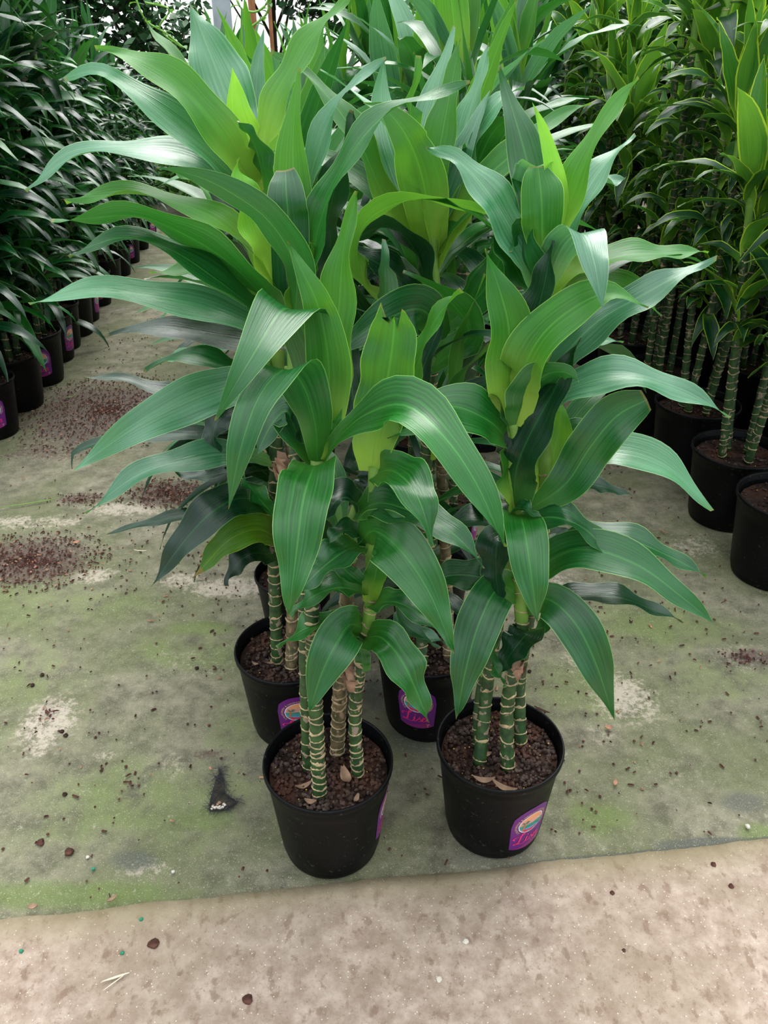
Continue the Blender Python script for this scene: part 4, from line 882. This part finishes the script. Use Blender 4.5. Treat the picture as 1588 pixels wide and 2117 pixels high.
tree(60, 10.2, 1.9, (1.6, .8, 1.3), 6000, .14, 'tree', 'bushy dark tree behind the left block', 6)
tree(1500, 10.2, 2.0, (2.4, .8, 1.3), 6000, .16, 'tree', 'bushy tree behind the right block at the photo edge', 8)
tree(400, 8.4, .45, (.5, .4, .42), 1500, .09, 'treelight', 'low bright green bush at the end of the left aisle', 7, 'shrub', 'shrub')
tree(470, 9.4, .55, (.9, .4, .6), 2600, .10, 'tree', 'low dark bush behind the centre group, beneath the post', 9, 'shrub', 'shrub')
tree(230, 9.0, .6, (.6, .4, .6), 2600, .10, 'tree', 'dark bush closing the left row at the far end', 10, 'shrub', 'shrub')

# ---------------------------------------------------------------- small things on the ground
s = MB(); r = random.Random(3)
for (px, py, rx, ry, n) in ((220, 850, .40, .42, 2400), (60, 1160, .24, .17, 1000), (350, 1020, .17, .11, 600), (170, 1035, .13, .05, 120), (1180, 960, .25, .12, 90), (1540, 1360, .08, .04, 60), (100, 1470, .02, .06, 14), (300, 700, .5, .5, 140), (400, 1150, .5, .3, 120), (1400, 1250, .4, .4, 130), (250, 1600, .8, .4, 90), (1300, 1600, .5, .4, 80), (794, 1300, 1.6, .9, 900), (500, 900, 1.4, 1.4, 400)):
    c = gp(px, py)
    for k in range(n):
        a = r.random()*6.28; d = abs(r.gauss(0, .55)) if r.random() < .5 else 1.15*math.sqrt(r.random()); x, y = c.x+math.cos(a)*d*rx, c.y+math.sin(a)*d*ry
        if y < float(edge_y(x))+.02: continue
        l, w = r.uniform(.0015, .0065)*(1+r.random()**8), r.uniform(.0012, .0038); b = r.random()*3.14; u = Vector((math.cos(b), math.sin(b), r.uniform(-.15, .15))); q = Vector((-u.y, u.x, 0)); p = Vector((x, y, .003+r.random()*.003))
        if r.random() < .45: s.rock(p, r.uniform(.0015, .0045), 0, .6, k); continue
        s.add([p-u*l-q*w, p+u*l-q*w*.6, p+u*l*.8+q*w, p-u*l+q*w*.8, p+Vector((0, 0, .004))-u*l*.4, p+Vector((0, 0, .004))+u*l*.5], [(0, 1, 5, 4), (1, 2, 5), (2, 3, 4, 5), (3, 0, 4)], 0 if r.random() < .86 else 1)
mu_ = s.build('bark_mulch', [M['chip'], M['chiplight']], smooth=False); tag(mu_, 'scattered brown bark crumbs drifted over the ground cloth', 'mulch', kind='stuff')
def flake(name, px, py, l, w, rz, mat, lb, cat, curl=.3, z=None, group=None):
    h = .006 if z is None else z; p = gp(px, py, h); n = 8; v = []; f = []
    for i in range(n+1):
        t_ = i/n-.5; ww = w*(1-(2*t_)**2*.75)
        for u in (-1, 0, 1): v.append((t_*l, u*ww/2, .0015+curl*l*(t_*t_)+abs(u)*w*.18))
    for i in range(n):
        for k in (0, 1): f.append((3*i+k, 3*i+k+1, 3*i+k+4, 3*i+k+3))
    v2 = [(a, b, c+.0012) for a, b, c in v]; m = len(v)
    f = [q[::-1] for q in f]+[tuple(i+m for i in q) for q in f]
    o = obj(name, mesh(name, v+v2, f, M[mat]), None, p); o.rotation_euler.z = rz; return tag(o, lb, cat, group)
def lump(name, px, py, rad, mat, lb, cat, z=.0, group=None, flat=.7):
    p = gp(px, py, z+rad*.5); b = bmesh.new(); bmesh.ops.create_icosphere(b, subdivisions=2, radius=rad)
    for v in b.verts: v.co *= 1+.35*mnoise.noise(v.co*(1.6/rad)+Vector((px, py, 0))); v.co.z *= flat
    me = bpy.data.meshes.new(name); b.to_mesh(me); b.free(); me.materials.append(M[mat]); return tag(obj(name, me, None, p), lb, cat, group)
flake('leaf_sliver', 145, 822, .05, .008, .5, 'stalk', 'pale green leaf sliver on bark crumbs by the left row', 'leaf fragment')
flake('grass_blade', 60, 1042, .20, .005, .35, 'stalk', 'long thin green blade on the ground cloth at the left edge', 'leaf fragment', curl=.05)
flake('dry_stalk', 290, 1140, .045, .004, -.1, 'straw', 'thin straw-coloured stalk on the cloth below the left aisle', 'stalk')
flake('dry_straw', 240, 2022, .05, .0045, .35, 'straw', 'pale dry straw on the concrete, upper of the pair', 'straw', z=.006, curl=.02)
flake('dry_straw', 236, 2033, .042, .002, .75, 'straw', 'thinner pale straw crossing below the wider one on the concrete', 'straw', z=.0065, curl=.02)
flake('dry_leaf_scrap', 232, 1860, .022, .008, .7, 'husk', 'tan dry scrap at the mossy edge of the walkway', 'leaf scrap')
flake('dry_leaf_scrap', 68, 1876, .02, .012, .2, 'husk', 'pinkish dry scrap at the far left of the cloth edge', 'leaf scrap')
flake('dry_leaf_scrap', 1120, 1470, .045, .008, -.6, 'chip', 'brown bark strip behind the front right pot rim', 'leaf scrap')
flake('dry_leaf_scrap', 1258, 1506, .02, .014, .1, 'chiplight', 'reddish flake on the cloth right of the front right pot', 'leaf scrap')
flake('dry_leaf_scrap', 1272, 1620, .02, .009, 1.2, 'chiplight', 'tan flake on the mossy cloth low at right', 'leaf scrap')
flake('dry_leaf_scrap', 158, 1123, .026, .016, .4, 'chiplight', 'light brown flake beside the left mulch drift', 'leaf scrap')
flake('dry_leaf_scrap', 317, 660, .03, .014, .2, 'chiplight', 'small brown scrap in the left aisle under the long leaf', 'leaf scrap')
flake('dry_leaf_scrap', 1303, 960, .035, .008, 0, 'chiplight', 'tan stalk scrap in the right aisle', 'leaf scrap')
flake('dry_leaf_scrap', 1372, 1100, .04, .005, -1.0, 'chiplight', 'thin tan stalk on the cloth before the right row', 'leaf scrap')
lump('seed_husk', 84, 1741, .009, 'chip', 'dark brown husk on the green cloth at lower left', 'seed husk')
lump('seed_husk', 143, 1761, .010, 'chip', 'rounder brown husk just right of the dark one', 'seed husk')
for px, py, lb in ((128, 1512 , 'dark crumb beside the pale stain, lowest'), (136, 1520, 'dark crumb beside the pale stain, right one'), (87, 1395, 'dark crumb near the left edge above the pale stain'), (67, 1416, 'dark crumb at left just below another'), (407, 1381, 'dark crumb left of the back left pot'), (134, 1642, 'dark crumb in the middle of the mossy cloth'), (1095, 1388, 'dark crumb beside the cane of the front right plant')):
    lump('soil_crumb', px, py, .006, 'soil', lb, 'crumb')
for px, py, rd, m, lb in ((908, 2024, .006, 'paleStone', 'pale grey pebble on the concrete near the bottom'), (963, 1946, .006, 'paleStone', 'white pebble on the concrete below the front right pot'), (1546, 1708, .006, 'paleStone', 'cream pebble on the dark wet corner of the cloth'), (1512, 1832, .006, 'chip', 'red-brown pebble on the concrete at right'), (1266, 1846, .005, 'chip', 'red-brown pebble on the concrete right of the pots'), (1290, 1965, .004, 'chip', 'small rust pebble on the concrete, lower right'),
                          (181, 1772, .004, 'paleStone', 'small white pebble on the mossy cloth'), (358, 1802, .004, 'paleStone', 'small white pebble near the wet patch of cloth'), (1475, 1787, .006, 'chip', 'dark pebble on the slab edge at right')):
    lump('pebble', px, py, rd, m, lb, 'pebble', z=.002)
for px, py, lb in ((253, 1970, 'teal pellet on the concrete, largest of three'), (44, 1966, 'teal pellet at the left edge of the concrete'), (292, 1900, 'teal pellet just below the cloth edge'), (193, 1796, 'teal pellet on the mossy cloth')):
    lump('teal_pellet', px, py, .0042, 'tealpellet', lb, 'pellet', z=.003)
lump('soil_crumb', 318, 1951, .011, 'chip', 'flat brown clod on the concrete at left', 'crumb', z=.001, flat=.35)
lump('soil_crumb', 512, 2066, .010, 'chip', 'flat brown clod on the concrete near the bottom', 'crumb', z=.001, flat=.35)
# torn place in the cloth
hc = gp(458, 1655, .002); th = empty('torn_cloth_hole', hc); s = MB(); r = random.Random(12)
ol = [(-.022, -.035), (.018, -.03), (.04, -.008), (.018, .008), (.004, .02), (-.004, .06), (-.018, .09), (-.024, .05), (-.026, .0)]
s.add([(0, 0, .001)]+[(x, y, .001) for x, y in ol], [(0, i+1, (i+1) % len(ol)+1) for i in range(len(ol))]); s.build('opening', M['hole'], th, (0, 0, .003), False)
s = MB()
for k in range(220):
    i = r.randrange(len(ol)); a = Vector((*ol[i], 0)); b = Vector((*ol[(i+1) % len(ol)], 0)); p = a.lerp(b, r.random()); d = Vector((r.uniform(-1, 1), r.uniform(-1, 1), 0)).normalized()*r.uniform(.006, .026)
    s.tube([p, p+d*.5+Vector((0, 0, .004)), p+d+Vector((0, 0, .001))], .0005, 3, cap=False)
tag(s.build('frayed_threads', M['fibre'], th, (0, 0, .004)), kind='stuff')
for k in range(16):
    q = MB(); q.rock((0, 0, 0), r.uniform(.0025, .005), 0, .7, k); q.build('pebble', M['paleStone' if k % 3 else 'husk'], th, (r.uniform(-.018, .012), r.uniform(-.03, .0), .006), False)
tag(th, 'torn hole in the ground cloth with frayed black threads and gravel', 'hole')
# dry leaf scraps on the soil of the front pots
for px, py, l, w, rz, lb in ((715, 1610, .045, .022, 1.9, 'pinkish dry leaf scrap leaning in the front left pot'), (628, 1628, .035, .012, .4, 'dry scrap beside the left cane of the front left pot'), (642, 1660, .025, .012, -.2, 'dry scrap at the foot of the front cane, front left pot'), (737, 1654, .022, .010, 1.2, 'brown scrap near the rim of the front left pot'),
                             (1000, 1616, .045, .014, -.1, 'curled tan leaf scrap left on the soil of the front right pot'), (1042, 1632, .055, .014, -.5, 'longer curled tan leaf scrap right on the soil of the front right pot'), (1006, 1562, .02, .012, .1, 'small dry scrap between the canes of the front right pot'), (528, 1375, .02, .008, -.5, 'pale scrap on the soil of the back left pot, by its rim'), (562, 1372, .035, .010, .5, 'curled tan scrap by the cane of the back left pot')):
    flake('dry_leaf_scrap', px, py, l, w, rz, 'husk', lb, 'leaf scrap', curl=.9, z=.222)
